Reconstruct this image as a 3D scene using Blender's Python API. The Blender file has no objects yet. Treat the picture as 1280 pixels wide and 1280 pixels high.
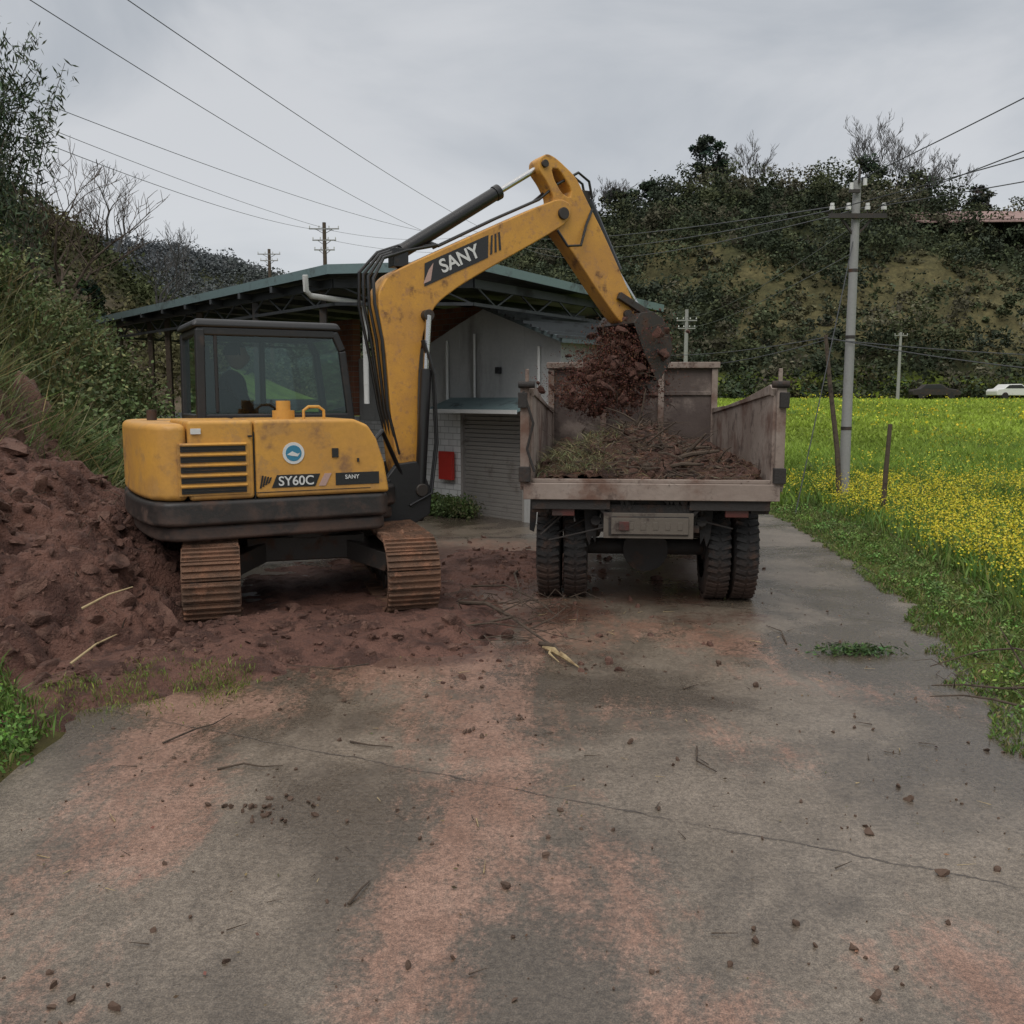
import bpy, bmesh, math, random
import numpy as np
from mathutils import Vector, Matrix
random.seed(7); rng=np.random.default_rng(7)
scene=bpy.context.scene
scene.view_settings.view_transform='Standard'; scene.view_settings.look='None'; scene.view_settings.exposure=0
rad=math.radians
# ---------------------------------------------------------------- noise / terrain
def _hash(i,j,s):
    n=np.sin(i*127.1+j*311.7+s*74.7)*43758.5453
    return n-np.floor(n)
def vn(x,y,s=0):
    xi=np.floor(x);yi=np.floor(y);xf=x-xi;yf=y-yi
    u=xf*xf*(3-2*xf);v=yf*yf*(3-2*yf)
    a=_hash(xi,yi,s);b=_hash(xi+1,yi,s);c=_hash(xi,yi+1,s);d=_hash(xi+1,yi+1,s)
    return (a*(1-u)+b*u)*(1-v)+(c*(1-u)+d*u)*v
def fbm(x,y,s=0,o=4):
    t=0;a=.5;f=1
    for k in range(o):
        t=t+a*vn(x*f,y*f,s+k*3.3);a*=.5;f*=2.03
    return t/(1-.5**o)
def ss(x,a,b):
    t=np.clip((np.asarray(x,float)-a)/(b-a),0,1);return t*t*(3-2*t)
RX=[-400,-150,-86,-69,-53,-44,-35,-26,-19,-11,-3,4,13.5,22,32,45,55,66,75,86,110,160,400]
RZ=[22,26,29,27.5,25.5,23,19,18,18.5,21.5,25,27,29.0,32.5,35,35,35.5,33.5,31,30,29,25,20]
def H(x,y):
    x=np.asarray(x,float);y=np.asarray(y,float)
    z=1.43*ss(y,30,95)
    z=z-.6*ss(y,10.5,15.5)*(1-ss(x,2.0,3.4))*ss(x,-15,-12)*(1-ss(y,36,48))
    yend=15+1.2*np.maximum(0,-x-7)
    z=z+3.3*ss(-x,4.4,7.6)*ss(y,4.5,8)*(1-ss(y,yend,yend+4))*(0.85+.3*vn(x*.7,y*.7,3))
    z=z+10.5*np.exp(-.5*(((x+24)/8.0)**2+((y-38)/9)**2))
    r=np.interp(x,RX,RZ)
    y0=93+8*fbm(x*.03,x*0+.3,9)
    t=np.clip((y-y0)/(160-y0),0,1)
    prof=.62*t**.75+.38*(t*t*(3-2*t))
    z=z+(r-1.4)*prof*(1+.16*(fbm(x*.05,y*.05,5)-.5)*2*np.sin(np.pi*t))*(1-.35*ss(y,170,320))
    z=z+ (fbm(x*.2,y*.2,11)-.5)*2.2*ss(y,95,110)
    return z
def Hs(x,y): return float(H(np.array([x]),np.array([y]))[0])
RYk=[-8,0,2.5,4.6,7.3,10.6,13.6,15,16.2,20.5]
RRk=[-.6,1.4,2.1,2.65,3.3,3.75,3.9,3.5,1.6,-2.4]
def Rr(y): return np.interp(y,RYk,RRk)
def Rl(y): return np.interp(y,[-8,0,3,4.5,5.5,7,21],[-3.0,-2.6,-2.3,-2.3,-2.9,-3.8,-4.4])
# ---------------------------------------------------------------- materials
def newmat(name):
    m=bpy.data.materials.new(name);m.use_nodes=True
    nt=m.node_tree;nt.nodes.clear()
    out=nt.nodes.new('ShaderNodeOutputMaterial');b=nt.nodes.new('ShaderNodeBsdfPrincipled')
    nt.links.new(b.outputs[0],out.inputs[0]);return m,nt,b,out
def nz(nt,scale,detail=6,rough=.6,coord='Object',vec=None,dist=0,mapscale=None):
    n=nt.nodes.new('ShaderNodeTexNoise');n.inputs['Scale'].default_value=scale
    n.inputs['Detail'].default_value=detail;n.inputs['Roughness'].default_value=rough;n.inputs['Distortion'].default_value=dist
    tc=nt.nodes.new('ShaderNodeTexCoord');src=tc.outputs[coord]
    if mapscale:
        mp=nt.nodes.new('ShaderNodeMapping');mp.inputs['Scale'].default_value=mapscale
        nt.links.new(src,mp.inputs[0]);src=mp.outputs[0]
    nt.links.new(src,n.inputs['Vector']);return n.outputs['Fac']
def mr(nt,fac,a,b,c=0,d=1):
    n=nt.nodes.new('ShaderNodeMapRange');n.interpolation_type='SMOOTHSTEP'
    for i,v in enumerate((a,b,c,d)): n.inputs[i+1].default_value=v
    nt.links.new(fac,n.inputs[0]);return n.outputs[0]
def mth(nt,op,a,b=None):
    n=nt.nodes.new('ShaderNodeMath');n.operation=op
    for i,v in enumerate((a,b)):
        if v is None: continue
        if isinstance(v,(int,float)): n.inputs[i].default_value=v
        else: nt.links.new(v,n.inputs[i])
    return n.outputs[0]
def mix(nt,fac,a,b,mode='MIX'):
    n=nt.nodes.new('ShaderNodeMix');n.data_type='RGBA';n.blend_type=mode
    for s,v in ((n.inputs[0],fac),(n.inputs[6],a),(n.inputs[7],b)):
        if isinstance(v,(int,float)): s.default_value=v
        elif isinstance(v,tuple): s.default_value=(*v,1)
        else: nt.links.new(v,s)
    return n.outputs[2]
def bump(nt,b,h,strength=.4,dist=.02):
    n=nt.nodes.new('ShaderNodeBump');n.inputs['Strength'].default_value=strength;n.inputs['Distance'].default_value=dist
    nt.links.new(h,n.inputs['Height']);nt.links.new(n.outputs[0],b.inputs['Normal'])
def dirty(name,base,dirt,amt=.5,scale=3,rough=.5,metal=0,bs=.2,bd=.01,base2=None,zgrad=None,streak=False,dirt2=None):
    m,nt,b,o=newmat(name)
    c=base
    if base2: c=mix(nt,mr(nt,nz(nt,scale*.6,4),.35,.65),base,base2)
    n1=nz(nt,scale,8,.65,mapscale=(1,1,.25) if streak else None);f=mr(nt,n1,.75-amt*.5,.9-amt*.45)
    if zgrad:
        g=nt.nodes.new('ShaderNodeNewGeometry');s=nt.nodes.new('ShaderNodeSeparateXYZ');nt.links.new(g.outputs['Position'],s.inputs[0])
        z=mr(nt,mth(nt,'ADD',s.outputs[2],mth(nt,'MULTIPLY',mth(nt,'SUBTRACT',n1,.5),1.2)),zgrad[0],zgrad[1],1,0)
        f=mth(nt,'MAXIMUM',f,z)
    col=mix(nt,f,c,dirt)
    if dirt2: col=mix(nt,mr(nt,nz(nt,scale*2.7,8,.75),.52,.64),col,dirt2)
    n2=nz(nt,scale*14,4);col=mix(nt,.35,col,mix(nt,n2,(.25,.25,.25),(1,1,1)),'MULTIPLY')
    nt.links.new(col,b.inputs['Base Color']);b.inputs['Metallic'].default_value=metal
    r=nt.nodes.new('ShaderNodeMapRange');nt.links.new(f,r.inputs[0]);r.inputs[3].default_value=rough;r.inputs[4].default_value=min(1,rough+.35)
    nt.links.new(r.outputs[0],b.inputs['Roughness'])
    bump(nt,b,mth(nt,'ADD',n2,mth(nt,'MULTIPLY',f,.8)),bs,bd);return m
def leafmat(name,trans=.25,rough=.6):
    m,nt,b,o=newmat(name);a=nt.nodes.new('ShaderNodeAttribute');a.attribute_name='Col'
    nt.links.new(a.outputs[0],b.inputs['Base Color']);b.inputs['Roughness'].default_value=rough
    b.inputs['Specular IOR Level'].default_value=.25
    if trans>0:
        t=nt.nodes.new('ShaderNodeBsdfTranslucent');nt.links.new(a.outputs[0],t.inputs[0])
        mx=nt.nodes.new('ShaderNodeMixShader');mx.inputs[0].default_value=trans
        nt.links.new(b.outputs[0],mx.inputs[1]);nt.links.new(t.outputs[0],mx.inputs[2]);nt.links.new(mx.outputs[0],o.inputs[0])
    return m
def diffmat(name):
    m,nt,b,o=newmat(name);nt.nodes.remove(b);a=nt.nodes.new('ShaderNodeAttribute');a.attribute_name='Col'
    d=nt.nodes.new('ShaderNodeBsdfDiffuse');nt.links.new(a.outputs[0],d.inputs[0]);nt.links.new(d.outputs[0],o.inputs[0]);return m
M={}
M['yellow']=dirty('yellow_paint',(.68,.35,.06),(.26,.14,.07),.46,2.5,.48,zgrad=(.5,1.15),base2=(.58,.295,.065),bs=.12,dirt2=(.50,.27,.08))
M['yellow_boom']=dirty('yellow_boom_paint',(.64,.32,.05),(.15,.075,.04),.44,5,.48,base2=(.53,.26,.055),bs=.15,dirt2=(.44,.22,.075))
M['black']=dirty('black_paint',(.018,.018,.02),(.07,.05,.04),.4,3,.45)
M['skirt']=dirty('skirt_black',(.024,.022,.021),(.10,.06,.045),.5,3,.5,zgrad=(.5,.9))
M['steel']=dirty('dark_steel',(.05,.043,.038),(.11,.06,.04),.5,5,.55,.3)
M['track']=dirty('muddy_track',(.21,.11,.065),(.30,.15,.09),.55,8,.8,bs=.7,bd=.02,base2=(.12,.07,.045))
M['hyd']=dirty('hydraulic_black',(.015,.015,.016),(.05,.035,.03),.3,6,.3)
M['chrome']=dirty('chrome_rod',(.6,.6,.6),(.3,.28,.25),.2,8,.15,1)
M['rubber']=dirty('tyre_rubber',(.016,.015,.015),(.07,.042,.031),.50,5,.8,bs=.5,zgrad=(.05,.45))
M['white']=dirty('white_paint',(.7,.7,.68),(.3,.25,.2),.3,4,.4)
M['decal_black']=dirty('decal_black',(.02,.02,.022),(.1,.06,.04),.2,8,.35)
M['decal_pink']=dirty('decal_pale',(.5,.33,.28),(.3,.2,.15),.3,8,.35)
M['blue']=dirty('decal_blue',(.04,.22,.35),(.1,.2,.2),.1,8,.35)
M['bed']=dirty('rusty_truck_bed',(.34,.28,.24),(.15,.085,.062),.58,1.7,.75,bs=.35,base2=(.23,.175,.145),dirt2=(.11,.075,.06))
M['bed_dark']=dirty('rusty_headboard',(.12,.09,.078),(.27,.22,.19),.5,1.6,.75,bs=.4,base2=(.08,.058,.05),dirt2=(.06,.04,.034))
M['chassis']=dirty('truck_chassis',(.026,.022,.02),(.075,.045,.033),.5,4,.75,bs=.5)
M['plate']=dirty('plate_board',(.12,.10,.08),(.05,.035,.03),.5,6,.6)
M['redlamp']=dirty('lamp_red',(.09,.02,.015),(.05,.03,.025),.55,6,.4)
M['cabblue']=dirty('truck_cab_paint',(.05,.12,.25),(.12,.08,.06),.4,3,.4)
M['soil']=dirty('red_soil',(.155,.068,.047),(.085,.037,.027),.55,3.5,.7,bs=1,bd=.05,base2=(.205,.095,.066),dirt2=(.12,.055,.04))
M['clod']=dirty('soil_clods',(.160,.074,.051),(.085,.04,.028),.55,5,.75,bs=.9,bd=.04,base2=(.215,.115,.083),dirt2=(.13,.06,.042))
M['pebble']=dirty('road_clods',(.10,.06,.04),(.05,.03,.02),.5,9,.8)
M['dropsoil']=dirty('falling_soil',(.115,.052,.037),(.06,.028,.02),.5,6,.95,bs=.8,bd=.03)
M['heap']=dirty('heap_soil',(.105,.053,.036),(.05,.028,.02),.5,6,.9,bs=.9,bd=.04,base2=(.14,.07,.048))
M['concrete']=dirty('render_concrete',(.42,.425,.42),(.27,.265,.255),.5,1.2,.85,base2=(.48,.48,.47),bs=.3,streak=True)
M['concpole']=dirty('pole_concrete',(.30,.30,.29),(.2,.19,.18),.4,2,.8)
M['canopy']=dirty('canopy_sheet',(.10,.13,.135),(.06,.06,.055),.45,1,.5,.2)
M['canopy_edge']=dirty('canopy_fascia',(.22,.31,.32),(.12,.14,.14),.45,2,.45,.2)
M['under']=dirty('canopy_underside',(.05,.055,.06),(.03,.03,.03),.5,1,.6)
M['shutter']=dirty('roller_shutter',(.32,.30,.28),(.18,.155,.14),.4,2,.6,.1)
M['wood']=dirty('old_wood',(.09,.065,.045),(.04,.03,.025),.5,8,.85,bs=.5)
M['bark']=dirty('bark',(.085,.06,.042),(.035,.025,.02),.5,12,.9,bs=.6)
M['barkfar']=dirty('bark_distant',(.095,.09,.088),(.07,.065,.065),.4,2,.9)
M['pith']=dirty('split_wood',(.42,.32,.17),(.22,.15,.08),.5,10,.7)
M['wire']=dirty('cable',(.06,.063,.068),(.08,.08,.08),.2,2,.6)
M['redsign']=dirty('red_sign',(.50,.035,.025),(.35,.05,.03),.3,5,.5)
M['roofred']=dirty('pink_roof',(.32,.21,.19),(.2,.13,.11),.5,.6,.8)
M['skin']=dirty('skin',(.35,.2,.14),(.3,.16,.1),.2,5,.6)
M['cloth']=dirty('dark_jacket',(.03,.035,.05),(.05,.045,.04),.3,6,.9)
M['hair']=dirty('hair',(.01,.009,.008),(.02,.02,.02),.2,20,.6)
M['seat']=dirty('seat_vinyl',(.03,.03,.032),(.05,.05,.05),.3,8,.6)
M['leaf']=leafmat('foliage',0);M['grass']=leafmat('grass',.25);M['farleaf']=diffmat('distant_foliage')
def brickmat(name,c1,c2,mo,scale,rx=0):
    m,nt,b,o=newmat(name);t=nt.nodes.new('ShaderNodeTexBrick');tc=nt.nodes.new('ShaderNodeTexCoord')
    mp=nt.nodes.new('ShaderNodeMapping');mp.inputs['Rotation'].default_value=(rad(90),0,0)
    nt.links.new(tc.outputs['Object'],mp.inputs[0]);nt.links.new(mp.outputs[0],t.inputs['Vector'])
    t.inputs['Color1'].default_value=(*c1,1);t.inputs['Color2'].default_value=(*c2,1);t.inputs['Mortar'].default_value=(*mo,1)
    t.inputs['Scale'].default_value=scale;t.inputs['Mortar Size'].default_value=.015
    n=nz(nt,2,6);c=mix(nt,.5,t.outputs[0],mix(nt,n,(.4,.4,.4),(1.3,1.3,1.3)),'MULTIPLY')
    nt.links.new(c,b.inputs['Base Color']);b.inputs['Roughness'].default_value=.85
    bump(nt,b,t.outputs['Fac'],-.4,.01);return m
M['brick']=brickmat('red_brick',(.34,.14,.08),(.23,.10,.065),(.25,.23,.2),2.2)
M['tile']=brickmat('white_block',(.68,.68,.67),(.6,.6,.59),(.33,.33,.32),2.0)
m,nt,b,o=newmat('tinted_glass')
tr=nt.nodes.new('ShaderNodeBsdfTransparent');tr.inputs[0].default_value=(.50,.60,.60,1)
gl=nt.nodes.new('ShaderNodeBsdfGlossy');gl.inputs['Roughness'].default_value=.04;gl.inputs[0].default_value=(.75,.9,.9,1)
fr=nt.nodes.new('ShaderNodeFresnel');fr.inputs[0].default_value=1.7
mx=nt.nodes.new('ShaderNodeMixShader');nt.links.new(fr.outputs[0],mx.inputs[0]);nt.links.new(tr.outputs[0],mx.inputs[1]);nt.links.new(gl.outputs[0],mx.inputs[2]);nt.links.new(mx.outputs[0],o.inputs[0])
M['glass']=m
m,nt,b,o=newmat('ground_mat');a=nt.nodes.new('ShaderNodeAttribute');a.attribute_name='Col'
n1=nz(nt,1.3,10,.7);n2=nz(nt,18,5);n3=nz(nt,.12,8,.7)
c=mix(nt,.8,a.outputs[0],mix(nt,mr(nt,n1,.3,.7),(.45,.45,.42),(1.35,1.3,1.2)),'MULTIPLY')
c=mix(nt,.6,c,mix(nt,mr(nt,n3,.35,.65),(.55,.6,.5),(1.35,1.25,1.1)),'MULTIPLY')
nt.links.new(c,b.inputs['Base Color']);b.inputs['Roughness'].default_value=.95;b.inputs['Specular IOR Level'].default_value=.15
bump(nt,b,mth(nt,'ADD',n1,mth(nt,'MULTIPLY',n2,.4)),.8,.08);M['ground']=m
# road
m,nt,b,o=newmat('wet_concrete_road')
a=nt.nodes.new('ShaderNodeAttribute');a.attribute_name='Col';sp=nt.nodes.new('ShaderNodeSeparateColor');nt.links.new(a.outputs[0],sp.inputs[0])
big=nz(nt,.55,8,.62,dist=.4);med=nz(nt,2.3,12,.75);fine=nz(nt,55,6,.75);vf=nz(nt,190,3,.6);mid=nz(nt,11,8,.75)
streak=nz(nt,1.5,12,.78,mapscale=(2.3,.6,1),dist=.6)
c=mix(nt,mr(nt,med,.3,.7),(.135,.109,.083),(.20,.164,.129))
c=mix(nt,mr(nt,big,.42,.56),c,(.088,.071,.055))
mudf=mth(nt,'ADD',sp.outputs[0],mth(nt,'MULTIPLY',mth(nt,'SUBTRACT',streak,.5),1.7))
mudf=mth(nt,'ADD',mudf,mth(nt,'MULTIPLY',mth(nt,'SUBTRACT',mid,.5),.9))
mudf=mth(nt,'ADD',mudf,mth(nt,'MULTIPLY',mth(nt,'SUBTRACT',fine,.5),.55))
mf=mth(nt,'MULTIPLY',mr(nt,mudf,.36,.78),.88)
mc=mix(nt,mr(nt,med,.35,.65),(.20,.108,.074),(.285,.170,.125))
c=mix(nt,mf,c,mc)
dk=mr(nt,mth(nt,'ADD',sp.outputs[1],mth(nt,'ADD',mth(nt,'MULTIPLY',mth(nt,'SUBTRACT',med,.5),.9),mth(nt,'MULTIPLY',mth(nt,'SUBTRACT',mid,.5),.8))),.38,.7)
c=mix(nt,mth(nt,'MULTIPLY',dk,.85),c,(.085,.042,.030))
c=mix(nt,.85,c,mix(nt,mr(nt,fine,.3,.7),(.50,.48,.46),(1.42,1.42,1.42)),'MULTIPLY')
c=mix(nt,.7,c,mix(nt,mr(nt,vf,.35,.65),(.5,.5,.5),(1.4,1.4,1.4)),'MULTIPLY')
g=nt.nodes.new('ShaderNodeTexCoord');s=nt.nodes.new('ShaderNodeSeparateXYZ');nt.links.new(g.outputs['Object'],s.inputs[0])
def crack(off,slope,w,amp,sc):
    cn=nz(nt,sc,8,.75)
    l=mth(nt,'SUBTRACT',mth(nt,'ADD',s.outputs[1],mth(nt,'MULTIPLY',s.outputs[0],slope)),off)
    l=mth(nt,'ABSOLUTE',mth(nt,'ADD',l,mth(nt,'MULTIPLY',mth(nt,'SUBTRACT',cn,.5),amp)))
    return mr(nt,l,w*.4,w,1,0)
ck=mth(nt,'MAXIMUM',crack(3.83,.46,.009,.16,2.6),crack(8.1,.44,.012,.1,2))
c=mix(nt,mth(nt,'MULTIPLY',ck,mr(nt,med,.38,.55,.25,.85)),c,(.03,.022,.018))
nt.links.new(c,b.inputs['Base Color'])
r=mr(nt,mth(nt,'ADD',big,mth(nt,'MULTIPLY',med,.6)),.62,1.0,.42,.13)
nt.links.new(mth(nt,'MAXIMUM',r,mth(nt,'MULTIPLY',mf,.5)),b.inputs['Roughness']);b.inputs['Specular IOR Level'].default_value=.6
wv=nz(nt,1,3,.5,mapscale=(4,70,1))
hh=mth(nt,'ADD',mth(nt,'MULTIPLY',fine,.6),mth(nt,'MULTIPLY',wv,.25));hh=mth(nt,'ADD',hh,mth(nt,'MULTIPLY',vf,.3));hh=mth(nt,'SUBTRACT',hh,mth(nt,'MULTIPLY',ck,1.5))
bump(nt,b,hh,.30,.010);M['road']=m
# ---------------------------------------------------------------- mesh helpers
def link(o,parent=None):
    scene.collection.objects.link(o)
    if parent: o.parent=parent
    return o
def empty(name,loc=(0,0,0),rz=0):
    e=bpy.data.objects.new(name,None);e.location=loc;e.rotation_euler=(0,0,rad(rz));e.empty_display_size=.2;return link(e)
class MB:
    def __init__(s): s.v=[];s.f=[];s.m=[];s.mats=[]
    def mi(s,k):
        k=M[k] if isinstance(k,str) else k
        if k not in s.mats: s.mats.append(k)
        return s.mats.index(k)
    def add(s,vs,fs,mat):
        o=len(s.v);s.v+= [tuple(v) for v in vs];i=s.mi(mat)
        for f in fs: s.f.append(tuple(o+a for a in f));s.m.append(i)
    def box(s,c,d,mat,R=None,top=(1,1)):
        vs=[]
        for z in(-1,1):
            for x,y in((-1,-1),(1,-1),(1,1),(-1,1)):
                kx,ky=top if z>0 else (1,1)
                p=Vector((x*d[0]/2*kx,y*d[1]/2*ky,z*d[2]/2))
                if R is not None: p=R@p
                vs.append(p+Vector(c))
        s.add(vs,[(3,2,1,0),(4,5,6,7),(0,1,5,4),(1,2,6,5),(2,3,7,6),(3,0,4,7)],mat)
    def beam(s,p0,p1,w,h,mat):
        p0=Vector(p0);p1=Vector(p1);d=p1-p0;L=d.length;z=d.normalized()
        up=Vector((0,0,1)) if abs(z.z)<.95 else Vector((0,1,0))
        x=up.cross(z).normalized();y=z.cross(x);R=Matrix((x,y,z)).transposed()
        s.box((p0+p1)/2,(w,h,L),mat,R)
    def tube(s,pts,rs,n,mat,caps=True):
        pts=[Vector(p) for p in pts]
        if isinstance(rs,(int,float)): rs=[rs]*len(pts)
        vs=[];fs=[];prev=None
        for i,p in enumerate(pts):
            t=(pts[min(i+1,len(pts)-1)]-pts[max(i-1,0)]).normalized()
            if prev is None:
                up=Vector((0,0,1)) if abs(t.z)<.9 else Vector((1,0,0));x=up.cross(t).normalized()
            else: x=(prev-t*prev.dot(t)).normalized()
            prev=x;y=t.cross(x)
            for k in range(n):
                a=2*math.pi*k/n;vs.append(p+(x*math.cos(a)+y*math.sin(a))*rs[i])
        for i in range(len(pts)-1):
            for k in range(n):
                k2=(k+1)%n;fs.append((i*n+k,i*n+k2,(i+1)*n+k2,(i+1)*n+k))
        if caps: fs.append(tuple(reversed(range(n))));fs.append(tuple((len(pts)-1)*n+k for k in range(n)))
        s.add(vs,fs,mat)
    def cyl(s,p0,p1,r,mat,n=20,r1=None): s.tube([p0,p1],[r,r if r1 is None else r1],n,mat)
    def prism(s,out,fn,w0,w1,mat):
        n=len(out);vs=[fn(u,v,w0) for u,v in out]+[fn(u,v,w1) for u,v in out]
        fs=[tuple(range(n)),tuple(reversed(range(n,2*n)))]+[(i,i+n,(i+1)%n+n,(i+1)%n) for i in range(n)]
        s.add(vs,fs,mat)
    def grid(s,P,mat):
        h=len(P);w=len(P[0]);vs=[p for r in P for p in r]
        s.add(vs,[(i*w+j,i*w+j+1,(i+1)*w+j+1,(i+1)*w+j) for i in range(h-1) for j in range(w-1)],mat)
    def obj(s,name,parent=None,bevel=0,smooth=False,rz=0,loc=(0,0,0),seg=2):
        me=bpy.data.meshes.new(name);me.from_pydata(s.v,[],s.f)
        for k in s.mats: me.materials.append(k)
        me.polygons.foreach_set('material_index',s.m);me.update()
        bm=bmesh.new();bm.from_mesh(me);bmesh.ops.recalc_face_normals(bm,faces=bm.faces);bm.to_mesh(me);bm.free()
        o=bpy.data.objects.new(name,me);link(o,parent);o.location=loc;o.rotation_euler=(0,0,rad(rz))
        if smooth or bevel:
            me.polygons.foreach_set('use_smooth',[True]*len(me.polygons))
            try: me.set_sharp_from_angle(angle=rad(38))
            except Exception: pass
        if bevel:
            bv=o.modifiers.new('b','BEVEL');bv.width=bevel;bv.segments=seg;bv.limit_method='ANGLE';bv.angle_limit=rad(30);bv.harden_normals=True
        return o
XZ=lambda u,v,w:(u,w,v)
def quads(name,V,col,mat,parent=None):
    N=len(V);me=bpy.data.meshes.new(name);me.vertices.add(4*N);me.vertices.foreach_set('co',np.ascontiguousarray(V,dtype=np.float32).ravel())
    me.loops.add(4*N);me.loops.foreach_set('vertex_index',np.arange(4*N,dtype=np.int32))
    me.polygons.add(N);me.polygons.foreach_set('loop_start',np.arange(0,4*N,4,dtype=np.int32))
    me.update(calc_edges=True)
    ca=me.color_attributes.new('Col','FLOAT_COLOR','POINT')
    c=np.ones((N,4,4),np.float32);c[:,:,:3]=np.clip(col,0,1)[:,None,:];ca.data.foreach_set('color',c.ravel())
    me.materials.append(mat);o=bpy.data.objects.new(name,me);return link(o,parent)
def unit(a): return a/np.maximum(np.linalg.norm(a,axis=1,keepdims=True),1e-6)
def leafV(C,size,aspect=.5,flat=0.3):
    N=len(C);a=unit(rng.normal(size=(N,3))*np.array([1,1,1-flat]));b=unit(np.cross(a,rng.normal(size=(N,3))))
    L=size[:,None]*a;W=size[:,None]*aspect*b
    return np.stack([C-L,C+W-L*.1,C+L,C-W-L*.1],1)
def bladeV(B,h,w,lean):
    N=len(B);ang=rng.uniform(0,2*np.pi,N);d=np.stack([np.cos(ang),np.sin(ang),0*ang],1)
    ang2=rng.uniform(0,2*np.pi,N);sd=np.stack([np.cos(ang2),np.sin(ang2),0*ang],1)*w[:,None]
    le=(lean*rng.uniform(.2,1,N)*h)[:,None]
    up=np.array([[0,0,1.]])
    mid=B+up*h[:,None]*.55+d*le*.3;tip=B+up*h[:,None]*rng.uniform(.75,1,N)[:,None]+d*le
    return np.stack([B,mid+sd,tip,mid-sd],1)
def colv(N,base,var=.25,sat=.12):
    base=np.asarray(base,float)
    c=np.broadcast_to(base,(N,3))*rng.uniform(1-var,1+var,(N,1))
    return c*(1+rng.normal(0,sat,(N,3)))
def clumps(C,R,n,leaf,basecols,flat=.75,var=.3):
    K=len(C);d=unit(rng.normal(size=(K*n,3)));r=rng.uniform(.35,1.08,K*n)**.7
    Cc=np.repeat(C,n,0);Rr_=np.repeat(R,n)
    lump=.75+.5*vn(d[:,0]*2.2+Cc[:,0]*3,d[:,1]*2.2+d[:,2]*1.7+Cc[:,1]*3,4)
    P=Cc+d*(Rr_*r*lump)[:,None]*np.array([1,1,flat])
    col=np.repeat(basecols,n,0)*rng.uniform(1-var,1+var,(K*n,1))
    col=col*(.68+.5*np.clip(d[:,2:3]*.6+.5,0,1))  # light from above painted into leaf colour: clump tops lighter, undersides darker
    return leafV(P,rng.uniform(.6,1.3,K*n)*leaf,.55,.3),col
# ---------------------------------------------------------------- ground
def axis(a0,a1,st,lo,hi,g=1.09):
    mid=list(np.arange(a0,a1,st));l=[];p=a0;s_=st
    while p>lo: s_*=g;p-=s_;l.append(p)
    r=[];p=mid[-1];s_=st
    while p<hi:
        s_=min(s_*g,6 if p<260 else 60);p+=s_;r.append(p)
    return np.array(l[::-1]+mid+r)
gx=axis(-11,9,.14,-600,600);gy=axis(1,24,.14,-60,900,1.05)
X,Y=np.meshgrid(gx,gy);Z=H(X,Y)
onroad=(X>Rl(Y)+.02)&(X<Rr(Y)-.02)&(Y<20.4)
Z2=Z-np.where(onroad,.05,0)+np.where(~onroad&(Y<40)&(Y>-20),(fbm(X*2.2,Y*2.2,8)-.5)*.06,0)
h,w=X.shape
V=np.stack([X,Y,Z2],-1).reshape(-1,3)
idx=np.arange(h*w).reshape(h,w);F=np.stack([idx[:-1,:-1],idx[:-1,1:],idx[1:,1:],idx[1:,:-1]],-1).reshape(-1,4)
def gridmesh(name,V,F,col,mat):
    me=bpy.data.meshes.new(name);me.vertices.add(len(V));me.vertices.foreach_set('co',V.astype(np.float32).ravel())
    me.loops.add(F.size);me.loops.foreach_set('vertex_index',F.astype(np.int32).ravel());me.polygons.add(len(F))
    me.polygons.foreach_set('loop_start',np.arange(0,F.size,4,dtype=np.int32));me.update(calc_edges=True)
    me.polygons.foreach_set('use_smooth',np.ones(len(F),bool))
    ca=me.color_attributes.new('Col','FLOAT_COLOR','POINT');c=np.ones((len(V),4),np.float32);c[:,:3]=col;ca.data.foreach_set('color',c.ravel())
    me.materials.append(mat);return link(bpy.data.objects.new(name,me))
def hillzone(x,y):
    """0 = dark scrub, 1 = dry ochre terrace grass"""
    t=(y-94)/70.
    band=.5+.5*np.sin((y-94)*.42+3*fbm(x*.03,y*.03,77))
    v=fbm(x*.045,y*.06,21)*.9+.16*band*(t<.6)-.22*ss(y,128,150)-.22*(1-ss(x,14,34))-.10*ss(-x,0,20)
    return ss(v,.49,.60)
C=np.zeros((h,w,3));C[:]=(.10,.12,.035)
f=(X>Rr(Y)+1.2)|(Y>22)
C[f]=((.13,.20,.03)+np.zeros(3))
far=ss(Y,20,70)[...,None];C=C*(1-far)+np.array((.22,.30,.035))*far
left=(ss(-X,3.2,4.2)*(1-ss(Y,22,30)))[...,None];C=C*(1-left)+np.array((.065,.068,.032))*left
ln=(ss(-X,2.0,2.4)*(1-ss(Y,5.5,6.5))*(1-ss(-X,3.2,4.2)))[...,None];C=C*(1-ln)+np.array((.085,.07,.035))*ln
l2=ss(-X,10,14)[...,None]*ss(Y,20,26)[...,None];C=C*(1-l2)+np.array((.055,.06,.03))*l2
yd=(ss(Y,14,16)*(1-ss(Y,33,38))*(1-ss(X,2.4,3.4)))[...,None];C=C*(1-yd)+np.array((.13,.11,.09))*yd
hm=ss(Z,2.0,4.5)*ss(Y,92,100);hz_=hillzone(X,Y)[...,None];hn2=fbm(X*.22,Y*.3,31)
hc=np.array((.042,.049,.026))*(1-hz_)+np.array((.095,.088,.047))*hz_
hc=hc*(.6+.8*hn2[...,None]);C=C*(1-hm[...,None])+hc*hm[...,None]
gridmesh('ground',V,F,C.reshape(-1,3),M['ground'])
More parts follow.
